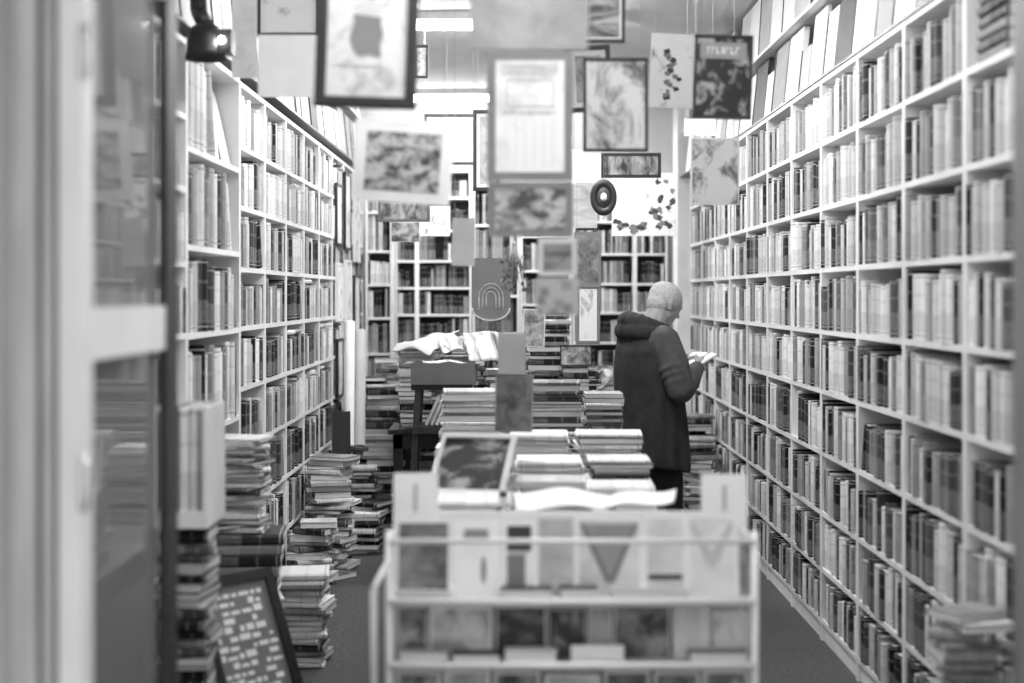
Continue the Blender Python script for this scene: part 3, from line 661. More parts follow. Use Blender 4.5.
# ------------------------------------------------------------------ stacks of books
nstack = [0]
overs = {}
def stack(x, y, z0, n, size=(.24, .17), tr=(.015, .045), pal=MIXED, where='', cat='stacked book', name='stacked_book', jit=.02, yawj=.12, yaw=0, R=None, cap=None, mess=0, group=None):
    """books lying on one another; every one its own object"""
    R = R or random.Random(int(x * 1000) + int(y * 77) + n); z = z0 + .0008; objs = []
    i = 0
    while i < n:
        t = R.uniform(*tr); L = size[0] * R.uniform(.86, 1.06); D = size[1] * R.uniform(.88, 1.06)
        if cap and z + t > cap: break
        c = pick(R, pal); yw = yaw + R.gauss(0, yawj) + (PI if R.random() < .4 else 0)
        loc = Vector((x + R.gauss(0, jit), y + R.gauss(0, jit), z + t / 2))
        mx = Matrix.Translation(loc) @ Matrix.Rotation(yw, 4, 'Z') @ Matrix.Rotation(PI / 2, 4, 'Y') @ Matrix.Translation((0, -D / 2, -L / 2))
        sd = seed(R); q = MB(); q.book(t - .0006, L, D, Matrix.Identity(4), c, sd, pages=False); o = q.build(name, M['cover']); o.matrix_world = mx
        g = MB(); g.book(t - .0006, L, D, Matrix.Identity(4), c, sd, cover=False); g.build('page_block', M['pages'], o)
        z += t; i += 1; objs.append((o, c))
    for i, (o, c) in enumerate(objs):
        k = len(objs) - i
        tag(o, '%s %s, %s, %s' % (tone(c), 'magazine' if 'magazine' in cat else 'book', 'topmost' if k == 1 else ORD[k] + ' from top', where), cat, group or where)
    return z
def mass(q, x, y, z0, ztop, size=(.24, .17), tr=(.012, .04), pal=MIXED, jit=.02, yawj=.15, R=None):
    R = R or random.Random(int(x * 999) + int(y * 71)); z = z0 + .0008
    q = overs.setdefault(q, MB())
    while z < ztop:
        t = R.uniform(*tr); L = size[0] * R.uniform(.85, 1.06); D = size[1] * R.uniform(.88, 1.06)
        yw = R.gauss(0, yawj) + (PI if R.random() < .4 else 0)
        mx = Matrix.Translation((x + R.gauss(0, jit), y + R.gauss(0, jit), z + t / 2)) @ Matrix.Rotation(yw, 4, 'Z') @ Matrix.Rotation(PI / 2, 4, 'Y') @ Matrix.Translation((0, -D / 2, -L / 2))
        q.book(t - .0006, L, D, mx, pick(R, pal), seed(R)); z += t
    return z

# left floor piles (nearest first)
stack(-.955, 6.2, 0, 15, (.29, .21), (.016, .034), [(.6, .5, .85), (.2, .2, .4), (.2, .02, .1)], 'nearest floor pile by the left shelves', jit=.014, yawj=.10, cap=.42)
stack(-1.07, 7.5, 0, 14, (.21, .16), (.02, .04), MIXED, 'second floor pile by the left shelves', jit=.015, yawj=.35, cap=.42)
stack(-1.05, 8.12, 0, 25, (.24, .18), (.02, .04), MIXED, 'third floor pile by the left shelves', jit=.015, yawj=.3, cap=.70)
stack(-.97, 8.90, 0, 12, (.30, .22), (.018, .035), MIXED, 'wide low pile at the left aisle turn', jit=.03, yawj=.25)
stack(-1.05, 9.38, 0, 17, (.24, .18), (.02, .045), DARK, 'floor pile under the leaning white rolls', jit=.015)
# tall stacks by the stool
stack(-.90, 9.75, 0, 40, (.26, .19), (.018, .05), DARK, 'tall floor stack left of the stool', jit=.012, cap=1.0)
stack(-.64, 9.9, 0, 40, (.26, .19), (.018, .05), DARK, 'tall floor stack right behind the stool', jit=.012, cap=1.12)
mass('floor', -1.06, 10.2, 0, 1.0, pal=DARK); mass('floor', -.86, 10.35, 0, 1.12, pal=DARK);  mass('floor', -1.06, 10.8, 0, .8, pal=DARK)
# right floor stack behind the man
mass('right', 1.25, 9.6, 0, .62, (.22, .17), pal=DARK); mass('right', 1.26, 10.0, 0, .75, (.22, .17), pal=DARK)
mass('right', 1.27, 10.7, 0, .7, (.22, .17), pal=DARK)
stack(1.30, 4.10, 0, 40, (.17, .15), (.02, .038), [(.6, .35, .85), (.4, .08, .3)], 'untidy near right corner pile', jit=.014, yawj=.4, cap=.70)

# ------------------------------------------------------------------ left foreground clutter
R = random.Random(41)
# big leaning stacks beside the second left unit
zt = stack(-1.08, 5.62, 0, 16, (.30, .21), (.02, .045), [(.7, .45, .8), (.3, .1, .3)], 'stack at the foot of the second left unit', jit=.012, cap=.50)
root_z = zt
for i in range(5):
    t = .042; q = MB(); c = [.02, .3, .02, .25, .03][i]; mx = Matrix.Translation((-1.07 + .006 * i, 5.60, zt + t / 2 + .0008)) @ Matrix.Rotation(.10, 4, 'Z') @ Matrix.Rotation(PI / 2, 4, 'Y') @ Matrix.Translation((0, -.11, -.14))
    q.book(t - .0006, .28, .23, Matrix.Identity(4), c, seed(R), pages=False); o = q.build('ledger', M['cover']); o.matrix_world = mx
    g = MB(); g.book(t, .28, .23, Matrix.Identity(4), c, (0, 0), cover=False); g.build('page_block', M['pages'], o)
    tag(o, '%s bound volume, %s up in the banded heap behind the white crate' % (tone(c), ORD[i + 1]), 'ledger', 'banded volumes left'); zt += t
stack(-1.10, 5.60, zt, 22, (.24, .18), (.012, .022), [(.75, .4, .85), (.25, .05, .3)], 'messy papers on the banded volumes', 'pamphlet', 'pamphlet', jit=.014, yawj=.35, cap=1.06)
stack(-1.10, 5.06, 0, 30, (.22, .20), (.014, .03), [(.75, .35, .8), (.25, .05, .3)], 'messy near pile at the left edge', 'pamphlet', 'pamphlet', jit=.012, yawj=.3, cap=.60)
# books lying on the empty shelves of the second left unit
for z, cap_, nm_ in ((.62, .95, 'second left unit, knee shelf'), (.10, .5, 'second left unit, lowest shelf')):
    mass('unit', -1.325, 5.55, z, cap_ - .06, (.17, .15), jit=.006); mass('unit', -1.325, 5.85, z, cap_, (.17, .15), jit=.006); mass('unit', -1.325, 6.1, z, cap_ - .1, (.17, .15), jit=.006)
# white crate with thick white folders, on a pile at the near left
mass('left foot', -1.0, 4.36, 0, .855, (.155, .2), (.02, .04), DARK, jit=.006, yawj=.08)
c = (-1.0, 4.36, .905)
cr = empty('wall_crate', c, 'blurred white open crate of upright folders at the near left', 'crate')
q = MB()
q.box(-.085, .085, -.13, .13, 0, .018); q.box(-.085, -.07, -.13, .13, .018, .36); q.box(.07, .085, -.13, .13, .018, .36); q.box(-.07, .07, .115, .13, .018, .36)
q.box(-.07, .07, -.13, -.118, .018, .05)
q.build('crate_body', M['white_paint'], cr)
x = -1.0 - .066
for i, t in enumerate((.045, .014, .032, .025, .012)):
    q = MB(); cc = (.82, .3, .8, .75, .6)[i]; q.book(t - .002, .335 + .006 * (i % 2), .18, Matrix.Identity(4), cc, seed(R), pages=False); o = q.build('folder', M['cover']); o.matrix_world = Matrix.Translation((x + t / 2, 4.36 - .108, .9245))
    g = MB(); g.book(t - .002, .335, .18, Matrix.Identity(4), .8, (0, 0), cover=False); g.build('page_block', M['pages'], o)
    tag(o, '%s folder, %s from the left in the blurred white crate' % (tone(cc), ORD[i + 1]), 'folder', 'folders in the white crate'); x += t
# dark notice board leaning against the piles
c = Vector((-.765, 4.72, 0))
nb_ = empty('notice_board', c, 'dark framed notice board covered in pale lettering, leaning at bottom left', 'notice board', None, (0, 0, math.radians(48)))
rm = Matrix.Translation((0, 0, .022)) @ Matrix.Rotation(-.43, 4, 'X')
q = MB()
q.box(-.17, -.135, 0, .05, 0, .68, mx=rm); q.box(.135, .17, 0, .05, 0, .68, mx=rm); q.box(-.135, .135, 0, .05, 0, .035, mx=rm); q.box(-.135, .135, 0, .05, .645, .68, mx=rm)
q.build('frame', M['black_wood'], nb_)
q = MB(); q.box(-.135, .135, .014, .03, .035, .645, mx=rm); q.build('panel', M['grey_board'], nb_)
q = MB(); z = .06
while z < .62:
    x = -.12
    while x < .10:
        wl = R.uniform(.014, .045)
        if R.random() < .8: q.box(x, min(.125, x + wl), .0125, .014, z, z + R.uniform(.012, .024), mx=rm)
        x += wl + .009
    z += .030
q.build('pinned_lettering', M['paper'], nb_)
# rolls and boards leaning at the far end of the left wall
for i, (x, y, tp) in enumerate(((-1.10, 9.52, 1.42), (-1.03, 9.55, 1.36))):
    q = MB(); q.tube((x, y - .10, .60), (x - .02, y + .12, tp), .036, 16, cap=False); q.tube((x, y - .10, .60), (x - .02, y + .12, tp), .031, 16, cap=False)
    tag(q.build('poster_roll', M['pale_board'] if i else M['paper']), 'white poster roll leaning at the end of left shelves, %s' % ('left one' if i == 0 else 'right one'), 'poster roll', 'poster rolls on left pile')
stack(-1.06, 9.5, .55, 1, (.2, .15), (.03, .04), DARK, 'little riser under the white rolls') if False else None
q = MB(); q.box(-.13, .13, 0, .022, 0, .56); o = q.build('portfolio', M['black_wood']); o.matrix_world = Matrix.Translation((-1.04, 7.80, .372)) @ Matrix.Rotation(.25, 4, 'Z') @ Matrix.Rotation(-.08, 4, 'X')
o.location.z = .001; o.location.y = 8.42; o.location.x = -1.02
tag(o, 'tall black portfolio standing on the floor among the left piles', 'portfolio')
o.scale = (.42, 1, 1.62)

# ------------------------------------------------------------------ magazine table
def table(x0, x1, y0, y1, zt_, label, m):
    r = empty('display_table', ((x0 + x1) / 2, (y0 + y1) / 2, 0), label, 'table'); hx, hy = (x1 - x0) / 2, (y1 - y0) / 2
    q = MB(); q.box(-hx, hx, -hy, hy, zt_ - .03, zt_); q.build('tabletop', m, r)
    q = MB(); q.box(-hx + .03, hx - .03, -hy + .03, -hy + .05, zt_ - .12, zt_ - .03); q.box(-hx + .03, hx - .03, hy - .05, hy - .03, zt_ - .12, zt_ - .03); q.box(-hx + .03, -hx + .05, -hy + .05, hy - .05, zt_ - .12, zt_ - .03); q.box(hx - .05, hx - .03, -hy + .05, hy - .05, zt_ - .12, zt_ - .03); q.build('apron', m, r)
    for sx in (-1, 1):
        for sy in (-1, 1):
            q = MB(); a = sx * (hx - .06); b = sy * (hy - .06); q.loft([[(a - r_, b - r_, z), (a + r_, b - r_, z), (a + r_, b + r_, z), (a - r_, b + r_, z)] for r_, z in ((.018, 0), (.03, zt_ - .12), (.03, zt_ - .03))], sm=False); q.build('leg', m, r)
    return r
table(-.36, .50, 4.02, 7.05, .72, 'long wooden table buried under stacks of magazines', M['grey_wood'])
MAG = [(.80, .5, .88), (.12, .2, .4), (.08, .03, .1)]
MAGD = [(.42, .4, .8), (.25, .15, .35), (.33, .02, .1)]
spots = [
 (-.15, 4.30, 1.0, (.24, .20), MAG, 'front left magazine stack on table'),
 (.12, 4.34, .965, (.27, .21), MAG, 'front middle magazine stack on table'),
 (.37, 4.34, .955, (.22, .20), MAG, 'front right magazine stack on table'),
 (-.17, 4.66, .93, (.25, .20), MAG, 'magazine stack under the white frame'),
 (.12, 4.78, .99, (.22, .20), MAG, 'magazine stack, second row middle'),
 (.36, 4.78, .975, (.22, .20), MAG, 'magazine stack, second row right'),
 (.13, 5.20, 1.02, (.24, .21), MAG, 'magazine stack, third row middle'),
 (.38, 5.20, 1.01, (.22, .20), MAG, 'magazine stack, third row right'),
 (-.18, 5.62, 1.02, (.26, .21), MAG, 'magazine stack, fourth row left'),
 (.10, 5.72, 1.055, (.25, .20), MAG, 'magazine stack, fourth row middle'),
 (.37, 5.72, 1.06, (.25, .20), MAG, 'magazine stack, fourth row right'),
 (-.20, 6.62, 1.165, (.28, .22), MAG, 'high far left magazine stack on table'),
 (.17, 6.62, 1.205, (.30, .22), MAGD, 'highest far magazine stack on table'),
 (.42, 6.80, 1.15, (.18, .22), MAGD, 'far right magazine stack beside the man')]
for i, (x, y, cp, sz, pal, nm_) in enumerate(spots):
    R = random.Random(100 + i)
    vis = cp - (.16 if i not in (11, 12, 13) else .30)
    mass('table', x, y, .72, vis - .03, sz, (.012, .03), pal, jit=.004, yawj=.03, R=R)
    zz = vis
    stack(x, y, zz, 40, sz, (.012, .028), pal, nm_, 'magazine', 'magazine', jit=.005, yawj=.05, cap=cp, R=R)
# open newspapers lying over the front stacks
def sheet_mesh(w_, h_, R, sag=.02, nx=14, ny=8, edge=0.0, th=.004):
    q = MB(); k = 0
    for side in (0, 1):
        for j in range(ny + 1):
            for i in range(nx + 1):
                u, v = i / nx - .5, j / ny - .5
                z = sag * (.5 * math.sin(u * 7 + R) + .35 * math.sin(v * 6 + R * 2)) + .35 * sag * math.cos(u * PI * 2) + edge * max(0, u) ** 2
                q.v.append(Vector((u * w_, v * h_, z + side * th)))
    n = (nx + 1) * (ny + 1)
    for s in (0, 1):
        for j in range(ny):
            for i in range(nx):
                a = s * n + j * (nx + 1) + i; f_ = (a, a + 1, a + nx + 2, a + nx + 1)
                q.face(f_ if s else f_[::-1], 0, .8, None, True)
    for i in range(nx):
        a = i; q.face((a, a + 1, n + a + 1, n + a)); a = ny * (nx + 1) + i; q.face((a + 1, a, n + a, n + a + 1))
    for j in range(ny):
        a = j * (nx + 1); q.face((a + nx + 1, a, n + a, n + a + nx + 1)); a += nx; q.face((a, a + nx + 1, n + a + nx + 1, n + a))
    return q
def laid(name, loc, w_, h_, m, label, cat, R=1.0, sag=.012, yaw=0, tilt=0, roll=0, edge=0.0):
    o = sheet_mesh(w_, h_, R, sag, edge=edge).build(name, m); o.location = loc; o.rotation_euler = (tilt, roll, yaw); return tag(o, label, cat)
laid('newspaper', (.145, 4.29, .985), .30, .28, M['paper'], 'white open newspaper lying on the front middle magazines', 'newspaper', 1.0, .012, .05, .05, .03)
laid('newspaper', (.36, 4.26, .982), .24, .22, M['paper'], 'white newspaper with a lifted dark underside, front right of table', 'newspaper', 2.2, .010, -.15, .03, -.06, .06)
# folded spiral note lying by the left stack: small black clip
q = MB(); q.box(-.012, .012, -.02, .02, 0, .014); q.tube((-.008, -.02, .004), (-.008, -.05, .02), .003, 8); q.tube((.008, -.02, .004), (.008, -.05, .02), .003, 8); q.tube((-.008, -.05, .02), (.008, -.05, .02), .003, 8)
o = q.build('binder_clip', M['black_metal']); o.location = (-.035, 4.23, 1.0); tag(o, 'black binder clip on the front left magazine stack', 'clip')
# white frame leaning on the stacks
c = Vector((-.14, 4.72, .975))
fr = empty('picture_frame', c, 'white wooden picture frame tipped back over the left magazines', 'picture frame', None, (-.95, 0, -.10))
q = MB(); q.box(-.13, .13, -.008, .008, -.13, -.11); q.box(-.13, .13, -.008, .008, .12, .14); q.box(-.13, -.115, -.008, .008, -.11, .12); q.box(.11, .13, -.008, .008, -.11, .12); q.build('frame', M['white_paint'], fr)
q = MB(); q.box(-.115, .11, .0, .006, -.11, .12); q.build('panel', picture_mat('figures', .015, .4, 4, 6, (.5, .62)), fr)
fr.rotation_euler = (-.85, 0, -.22); fr.location.z = 1.035
# cardboard box on a black stool, and heaped papers on the desk behind
st_c = Vector((-.42, 8.5, 0))
st = empty('step_stool', st_c, 'black step stool carrying a cardboard box, left of the magazine table', 'stool')
q = MB(); q.box(-.19, .17, -.16, .16, 1.04, 1.075); q.build('seat', M['black_wood'], st)
q = MB(); q.box(-.17, .19, -.20, .14, .79, .83); q.build('step', M['black_wood'], st)
for sx in (-1, 1):
    for sy in (-1, 1):
        q = MB(); q.loft([[(sx * (.15 + .06 * f_) + a, sy * (.12 + .05 * f_) + b, z) for a, b in ((-.018, -.018), (.018, -.018), (.018, .018), (-.018, .018))] for f_, z in ((1, 0), (0, 1.04))], sm=False); q.build('leg', M['black_wood'], st)
q = MB(); q.tube((-.19, -.15, .35), (.19, -.15, .35), .012, 8); q.tube((-.19, .15, .35), (.19, .15, .35), .012, 8); q.build('stretcher', M['black_wood'], st)
b_c = Vector((-.42, 8.46, 1.0765))
bx_ = empty('cardboard_box', b_c, 'shallow dark cardboard box of papers sitting on the black stool', 'box')
q = MB(); q.box(-.19, .19, -.15, .15, 0, .006); q.box(-.19, .19, -.15, -.145, .006, .125); q.box(-.19, .19, .145, .15, .006, .125); q.box(-.19, -.185, -.145, .145, .006, .125); q.box(.185, .19, -.145, .145, .006, .125); q.build('box_walls', M['cardboard'], bx_)
for a_ in ((.19, .23), (-.23, -.19)):
    q = MB(); q.box(*a_, -.15, .15, .118, .122); q.build('flap', M['cardboard'], bx_)
R = random.Random(8)
for i in range(6):   # slanting books on the step
    t = .022; q = MB(); cc = R.choice([.7, .5, .1, .8, .3]); mx = Matrix.Translation((-.42 + .030 * i - .10, 8.36, .8362)) @ Matrix.Rotation(.42, 4, 'Y')
    q.book(t, .19, .13, Matrix.Identity(4), cc, seed(R), pages=False); o = q.build('slanting_book', M['cover']); o.matrix_world = mx
    g = MB(); g.book(t, .19, .13, Matrix.Identity(4), cc, (0, 0), cover=False); g.build('page_block', M['pages'], o)
    tag(o, '%s book slanting on the stool step, %s from the left' % (tone(cc), ORD[i + 1]), 'slanting book', 'books slanting on the stool step')
table(-.80, .95, 8.95, 9.75, .75, 'wide desk behind the stool heaped with books and papers', M['dark_wood'])
for i, (x, y, ztp, pal) in enumerate(((-.62, 9.12, 1.22, MIXED), (-.33, 9.12, 1.19, MIXED), (-.06, 9.12, 1.12, MIXED), (.22, 9.2, 1.46, DARK), (.42, 9.15, 1.12, DARK), (.62, 9.12, 1.0, MIXED), (.84, 9.15, .98, DARK), (-.62, 9.5, 1.25, DARK), (-.3, 9.5, 1.25, DARK), (0, 9.5, 1.2, DARK), (.6, 9.5, 1.1, DARK))):
    mass('desk', x, y, .75, ztp, (.25, .2), pal=pal, jit=.008, yawj=.1)
laid('newspaper', (-.18, 8.98, 1.275), .26, .26, picture_mat('figures', .05, .55, 12, 12, (.40, .55)), 'open magazine sloping down over the desk heap', 'newspaper', .5, .012, .25, .75, .0)
laid('loose_papers', (-.36, 9.0, 1.275), .22, .24, picture_mat('figures', .06, .6, 14, 14, (.40, .52)), 'crumpled printed papers on top of the desk heap', 'papers', 2.7, .03, .3, .35, .1)
laid('loose_papers', (-.50, 9.2, 1.32), .24, .20, M['grey_paper'], 'creased pale sheet lying behind the crumpled printed papers', 'papers', 4.1, .03, -.4, .4, -.15)
laid('loose_papers', (-.22, 9.25, 1.29), .26, .2, picture_mat('figures', .06, .6, 14, 14), 'printed sheet behind the sloping open magazine on the desk', 'papers', 3.3, .02, .6, .3, .1)
laid('loose_papers', (-.62, 9.0, 1.285), .26, .22, M['grey_paper'], 'pale grey papers slumped left of the crumpled printed papers', 'papers', 1.1, .025, -.3, .25, .1)
laid('loose_papers', (-.42, 8.46, 1.20), .26, .18, picture_mat('figures', .1, .7, 6, 6), 'printed papers poking out of the cardboard box', 'papers', .3, .012, .1, .0, .05)
laid('loose_papers', (.62, 9.12, 1.05), .24, .20, picture_mat('figures', .03, .5, 5, 5), 'dark printed wrapper lying on the desk books beside the man', 'papers', 1.9, .05, .3, .2, .0)
hang('framed_print', 'framed ornate picture propped on the desk books beside the man', 560, 345, 592, 366, 9.0, .008, M['black_wood'], picture_mat('figures', .1, .7, 8, 8), 0, strings=0)
mass('desk', .385, 9.06, .75, 1.145, (.18, .1), pal=DARK, jit=.002, yawj=.02)

# framed prints pinned to the far left bookcases
for i, (yy, z, wd, ht) in enumerate(((9.75, 2.15, .30, .42), (9.78, 1.62, .30, .40), (10.25, 2.2, .34, .55), (10.3, 1.6, .34, .5), (9.8, 1.1, .3, .4), (10.85, 2.1, .36, .5), (10.85, 1.5, .36, .5))):
    r = empty('wall_print', (XL + .012, yy, z), 'framed print fixed to the far left bookcases, %s' % ('upper near', 'middle near', 'upper centre', 'middle centre', 'lowest near', 'upper far', 'middle far')[i], 'picture', 'prints on the far left bookcases', (0, 0, PI / 2))
    q = MB(); f_ = .016
    q.box(-wd/2, wd/2, -.01, .01, ht/2 - f_, ht/2); q.box(-wd/2, wd/2, -.01, .01, -ht/2, -ht/2 + f_); q.box(-wd/2, -wd/2 + f_, -.01, .01, -ht/2 + f_, ht/2 - f_); q.box(wd/2 - f_, wd/2, -.01, .01, -ht/2 + f_, ht/2 - f_)
    q.build('frame', M['black_wood'] if i % 2 == 0 else M['white_paint'], r)
    q = MB(); q.box(-wd/2 + f_, wd/2 - f_, -.004, .006, -ht/2 + f_, ht/2 - f_); q.build('print', picture_mat('sketch', .3, .8, 5, 5, (.32, .5)), r)
ON = {'floor': 'dark mass of book piles on the floor in the far left corner', 'right': 'dark mass of book piles on the floor behind the man', 'unit': 'books lying in heaps in the low shelves of the second left unit', 'table': 'packed lower layers of the magazine stacks on the table', 'desk': 'heaped books covering the wide desk behind the stool', 'left foot': 'dark pile of volumes under the blurred white crate'}
for k_, q in overs.items(): tag(q.build('stacked_volumes', [M['cover'], M['pages']]), ON[k_], 'books', kind='stuff')

# ------------------------------------------------------------------ card rack in the foreground
ry = 3.70
rk = empty('card_rack', (.15, ry, 0), 'blurred white wire rack of cards and booklets across the foreground', 'rack')
def RB(): return MB()
x0, x1 = -.478, .474           # local
q = MB()
for x in (x0, x1):
    for y in (0, .27):
        q = MB(); q.tube((x, y, 0), (x, y, .985 if y == 0 else 1.0), .010, 10); q.build('post', M['wire'], rk)
q = MB()
for z in (.96, .803, .637, .47, .30, .13): q.tube((x0, -.004, z), (x1, -.004, z), .009 if z < .9 else .007, 10)
q.build('front_rail', M['wire'], rk)
for z in (.80, .634, .466, .296, .126):
    q = MB(); q.box(x0 + .003, x1 - .003, 0, .24, z - .010, z); q.build('tray', M['wire'], rk)
q = MB(); q.box(x0 + .003, x1 - .003, .24, .25, .12, 1.0); q.build('back_panel', M['white_paint'], rk)
for x in (x0, x1):
    q = MB()
    for y in (.10, .20): q.tube((x, y, .13), (x, y, .80), .004, 8)
    for z in (.96, .80, .634, .466, .296, .13): q.tube((x, 0, z), (x, .27, z), .005, 8)
    q.build('side_wires', M['wire'], rk)
q = MB(); q.path([(x0, 0, .91), (x0 - .028, -.12, .86), (x0 - .028, -.12, 0)], .008, 8); q.path([(x0 - .028, -.12, .86), (x0 - .028, -.12, .4)], .008, 8)
q.build('side_arm', M['wire'], rk)
q = MB(); q.box(x0 - .034, x0 - .022, -.112, -.01, .1, .835); q.build('side_pocket', M['grey_board'], rk)
def card(px0, px1, ptop, zb, y, m, label, th=.006, lean=.14, mm=None, bd=.006, cat='card', extra=None, group=None, name='greeting_card'):
    d = ry + y; a = (px0 - 515) * d / F; b = (px1 - 515) * d / F; zt_ = 1.6 - (ptop - 295) * d / F; h = (zt_ - zb); w_ = b - a
    r = empty(name, ((a + b) / 2, d, zb + .0012), label, cat, group, (-lean, 0, 0))
    q = MB(); q.box(-w_/2, w_/2, 0, th, 0, h); q.build('card_back', mm or M['paper'], r)
    if m is not None:
        q = MB(); q.box(-w_/2 + bd, w_/2 - bd, -.0012, 0, bd, h - bd); q.build('printed_face', m, r)
    if extra: extra(r, w_, h)
    return r
PM = picture_mat
def ev(r, w_, h):
    flat(r, 'printed_wedge', M['mid_paper'], [(-.07, h * .92), (.07, h * .92), (.012, .05), (-.012, .05)], -.003)
    flat(r, 'printed_wedge_edge', M['grey_board'], [(-.078, h * .92), (-.066, h * .92), (.006, .04), (-.010, .04)], -.0045); flat(r, 'printed_wedge_edge', M['grey_board'], [(.066, h * .92), (.078, h * .92), (.012, .04), (-.004, .04)], -.0045)
def ebar(r, w_, h): flat(r, 'printed_bar', M['dark_board'], [(-.045, .045), (.045, .045), (.045, .058), (-.045, .058)], -.003)
def ewin(r, w_, h): flat(r, 'printed_window', M['dark_board'], [(-.03, .12), (.034, .12), (.034, .185), (-.03, .185)], -.003); flat(r, 'printed_view', M['grey_board'], [(-.03, .03), (.018, .03), (.018, .11), (-.03, .11)], -.003)
def efig(r, w_, h): flat(r, 'printed_figure', M['mid_paper'], oval(.02, .07, .008, .035), -.003); flat(r, 'printed_caption', M['mid_paper'], [(-.035, h - .05), (.035, h - .05), (.03, h - .025), (-.03, h - .025)], -.003)
def ebut(r, w_, h): flat(r, 'printed_wings', M['pale_board'], [(-.06, h * .9), (-.02, h * .45), (0, h * .35), (.02, h * .45), (.06, h * .9), (.045, h * .9), (0, h * .55), (-.045, h * .9)], -.003)
zb = .801
card(393, 438, 474, zb, .19, None, 'tall blank white card at the left top corner of the rack', lean=.05, extra=lambda r, w_, h: flat(r, 'printed_stroke', M['pale_board'], [(-.006, h - .1), (.006, h - .1), (.006, h - .03), (-.006, h - .03)], -.002))
card(702, 748, 475, zb, .19, None, 'tall blank white card at the right top corner of the rack', lean=.05, extra=lambda r, w_, h: flat(r, 'printed_stroke', M['pale_board'], [(-.006, h - .1), (.006, h - .1), (.006, h - .03), (-.006, h - .03)], -.002))
card(396, 450, 522, zb, .06, PM('landscape', .06, .26, 7, 12, (.35, .6)), 'dark landscape card, upper row far left')
card(453, 499, 521, zb, .06, None, 'white caption card with a small grey figure, upper row', extra=efig)
card(502, 535, 523, zb, .06, None, 'white card with dark window, upper row', extra=ewin)
card(538, 574, 519, zb, .07, PM('wash', .35, .55, 4, 4), 'plain grey card left of the dark wedge card', mm=M['pale_board'])
card(577, 642, 519, zb, .06, PM('wash', .5, .7, 4, 4), 'pale wide card with a dark wedge, upper row middle', extra=ev)
card(645, 686, 517, zb, .06, PM('wash', .55, .8, 2, 2), 'white card with one black bar, upper row', extra=ebar)
card(688, 737, 517, zb, .06, PM('wash', .6, .85, 2, 2), 'white card with pale grey wings, upper row right', extra=ebut)
card(739, 751, 544, zb, .065, PM('figures', .03, .3, 8, 8), 'narrow dark card, upper row far right', bd=.002)
zb = .635
for a in ((398, 427, 609, PM('figures', .04, .4, 8, 8), 'dark blotched card, lower row far left', .002), (430, 492, 608, PM('sketch', .25, .65, 9, 9, (.35, .6)), 'speckled pale card, lower row, second from left', .006),
          (496, 546, 608, PM('landscape', .015, .25, 5, 9, (.45, .7)), 'dark banded card, lower row behind a white booklet', .003), (549, 586, 611, PM('figures', .02, .3, 7, 4, (.5, .65)), 'black card with a pale blot, lower row', .002),
          (589, 612, 609, PM('wash', .2, .4, 4, 4), 'narrow grey card, lower row middle', .003), (615, 670, 607, PM('figures', .03, .28, 5, 5, (.42, .62)), 'large dark round pattern card, lower row', .003),
          (674, 711, 609, PM('wash', .5, .8, 6, 2), 'pale curtain patterned card, lower row', .003), (714, 750, 613, PM('figures', .06, .7, 7, 6, (.38, .5)), 'pale and dark card, lower row far right', .003)):
    card(a[0], a[1], a[2], zb, .06, a[3], a[4], bd=a[5], group='cards in the lower row')
zb = .467
for i, (a, b, t_, lo, hi) in enumerate(((397, 440, 674, .05, .4), (444, 490, 673, .3, .6), (494, 540, 674, .03, .3), (545, 600, 676, .4, .8), (605, 650, 673, .02, .2), (655, 700, 674, .06, .3), (704, 748, 673, .1, .5))):
    card(a, b, t_, zb, .06, PM('figures', lo, hi, 7, 7), '%s card, %s from left in the row cut off below' % ('pale' if hi > .45 else 'dark', ORD[i + 1]), group='cards in the third row')
# booklets lying in the trays
def booklet(px0, px1, zb, y, t, m, label, dp=.05, yaw=0):
    d = ry + y; a = (px0 - 515) * d / F; b = (px1 - 515) * d / F; w_ = b - a
    r = empty('booklet', ((a + b) / 2, d, zb + .001), label, 'booklet', None, (0, 0, yaw))
    q = MB(); q.box(-w_/2, w_/2, 0, dp, 0, .0015); q.box(-w_/2, w_/2, 0, dp, t - .0015, t); q.box(-w_/2, -w_/2 + .0015, 0, dp, .0015, t - .0015); q.build('booklet_cover', m, r)
    q = MB(); q.box(-w_/2 + .0015, w_/2 - .002, .001, dp - .002, .0015, t - .0015); q.build('page_block', M['pages'], r)
booklet(500, 552, .801, .008, .030, M['dark_board'], 'dark booklet lying in the upper tray below the window card')
booklet(560, 598, .801, .008, .032, M['dark_board'], 'dark booklet lying in the upper tray left of the lettered one')
booklet(612, 690, .801, .008, .026, M['pale_board'], 'pale lettered booklet lying in the upper tray')
booklet(398, 450, .801, .008, .02, M['pale_board'], 'pale booklet lying in the upper tray at far left', yaw=-.05)
booklet(400, 448, .635, .008, .03, M['pale_board'], 'pale booklet lying in the lower tray at far left')
booklet(452, 500, .635, .008, .026, M['dark_board'], 'dark booklet lying in the lower tray left of the white one')
booklet(505, 557, .635, .004, .036, M['paper'], 'thick white booklet lying in the lower tray')
card(571, 624, 646, .635, .015, None, 'low blank white card in front of the lower row', lean=.2)
booklet(690, 748, .635, .008, .03, M['mid_paper'], 'grey booklet lying in the lower tray at right')
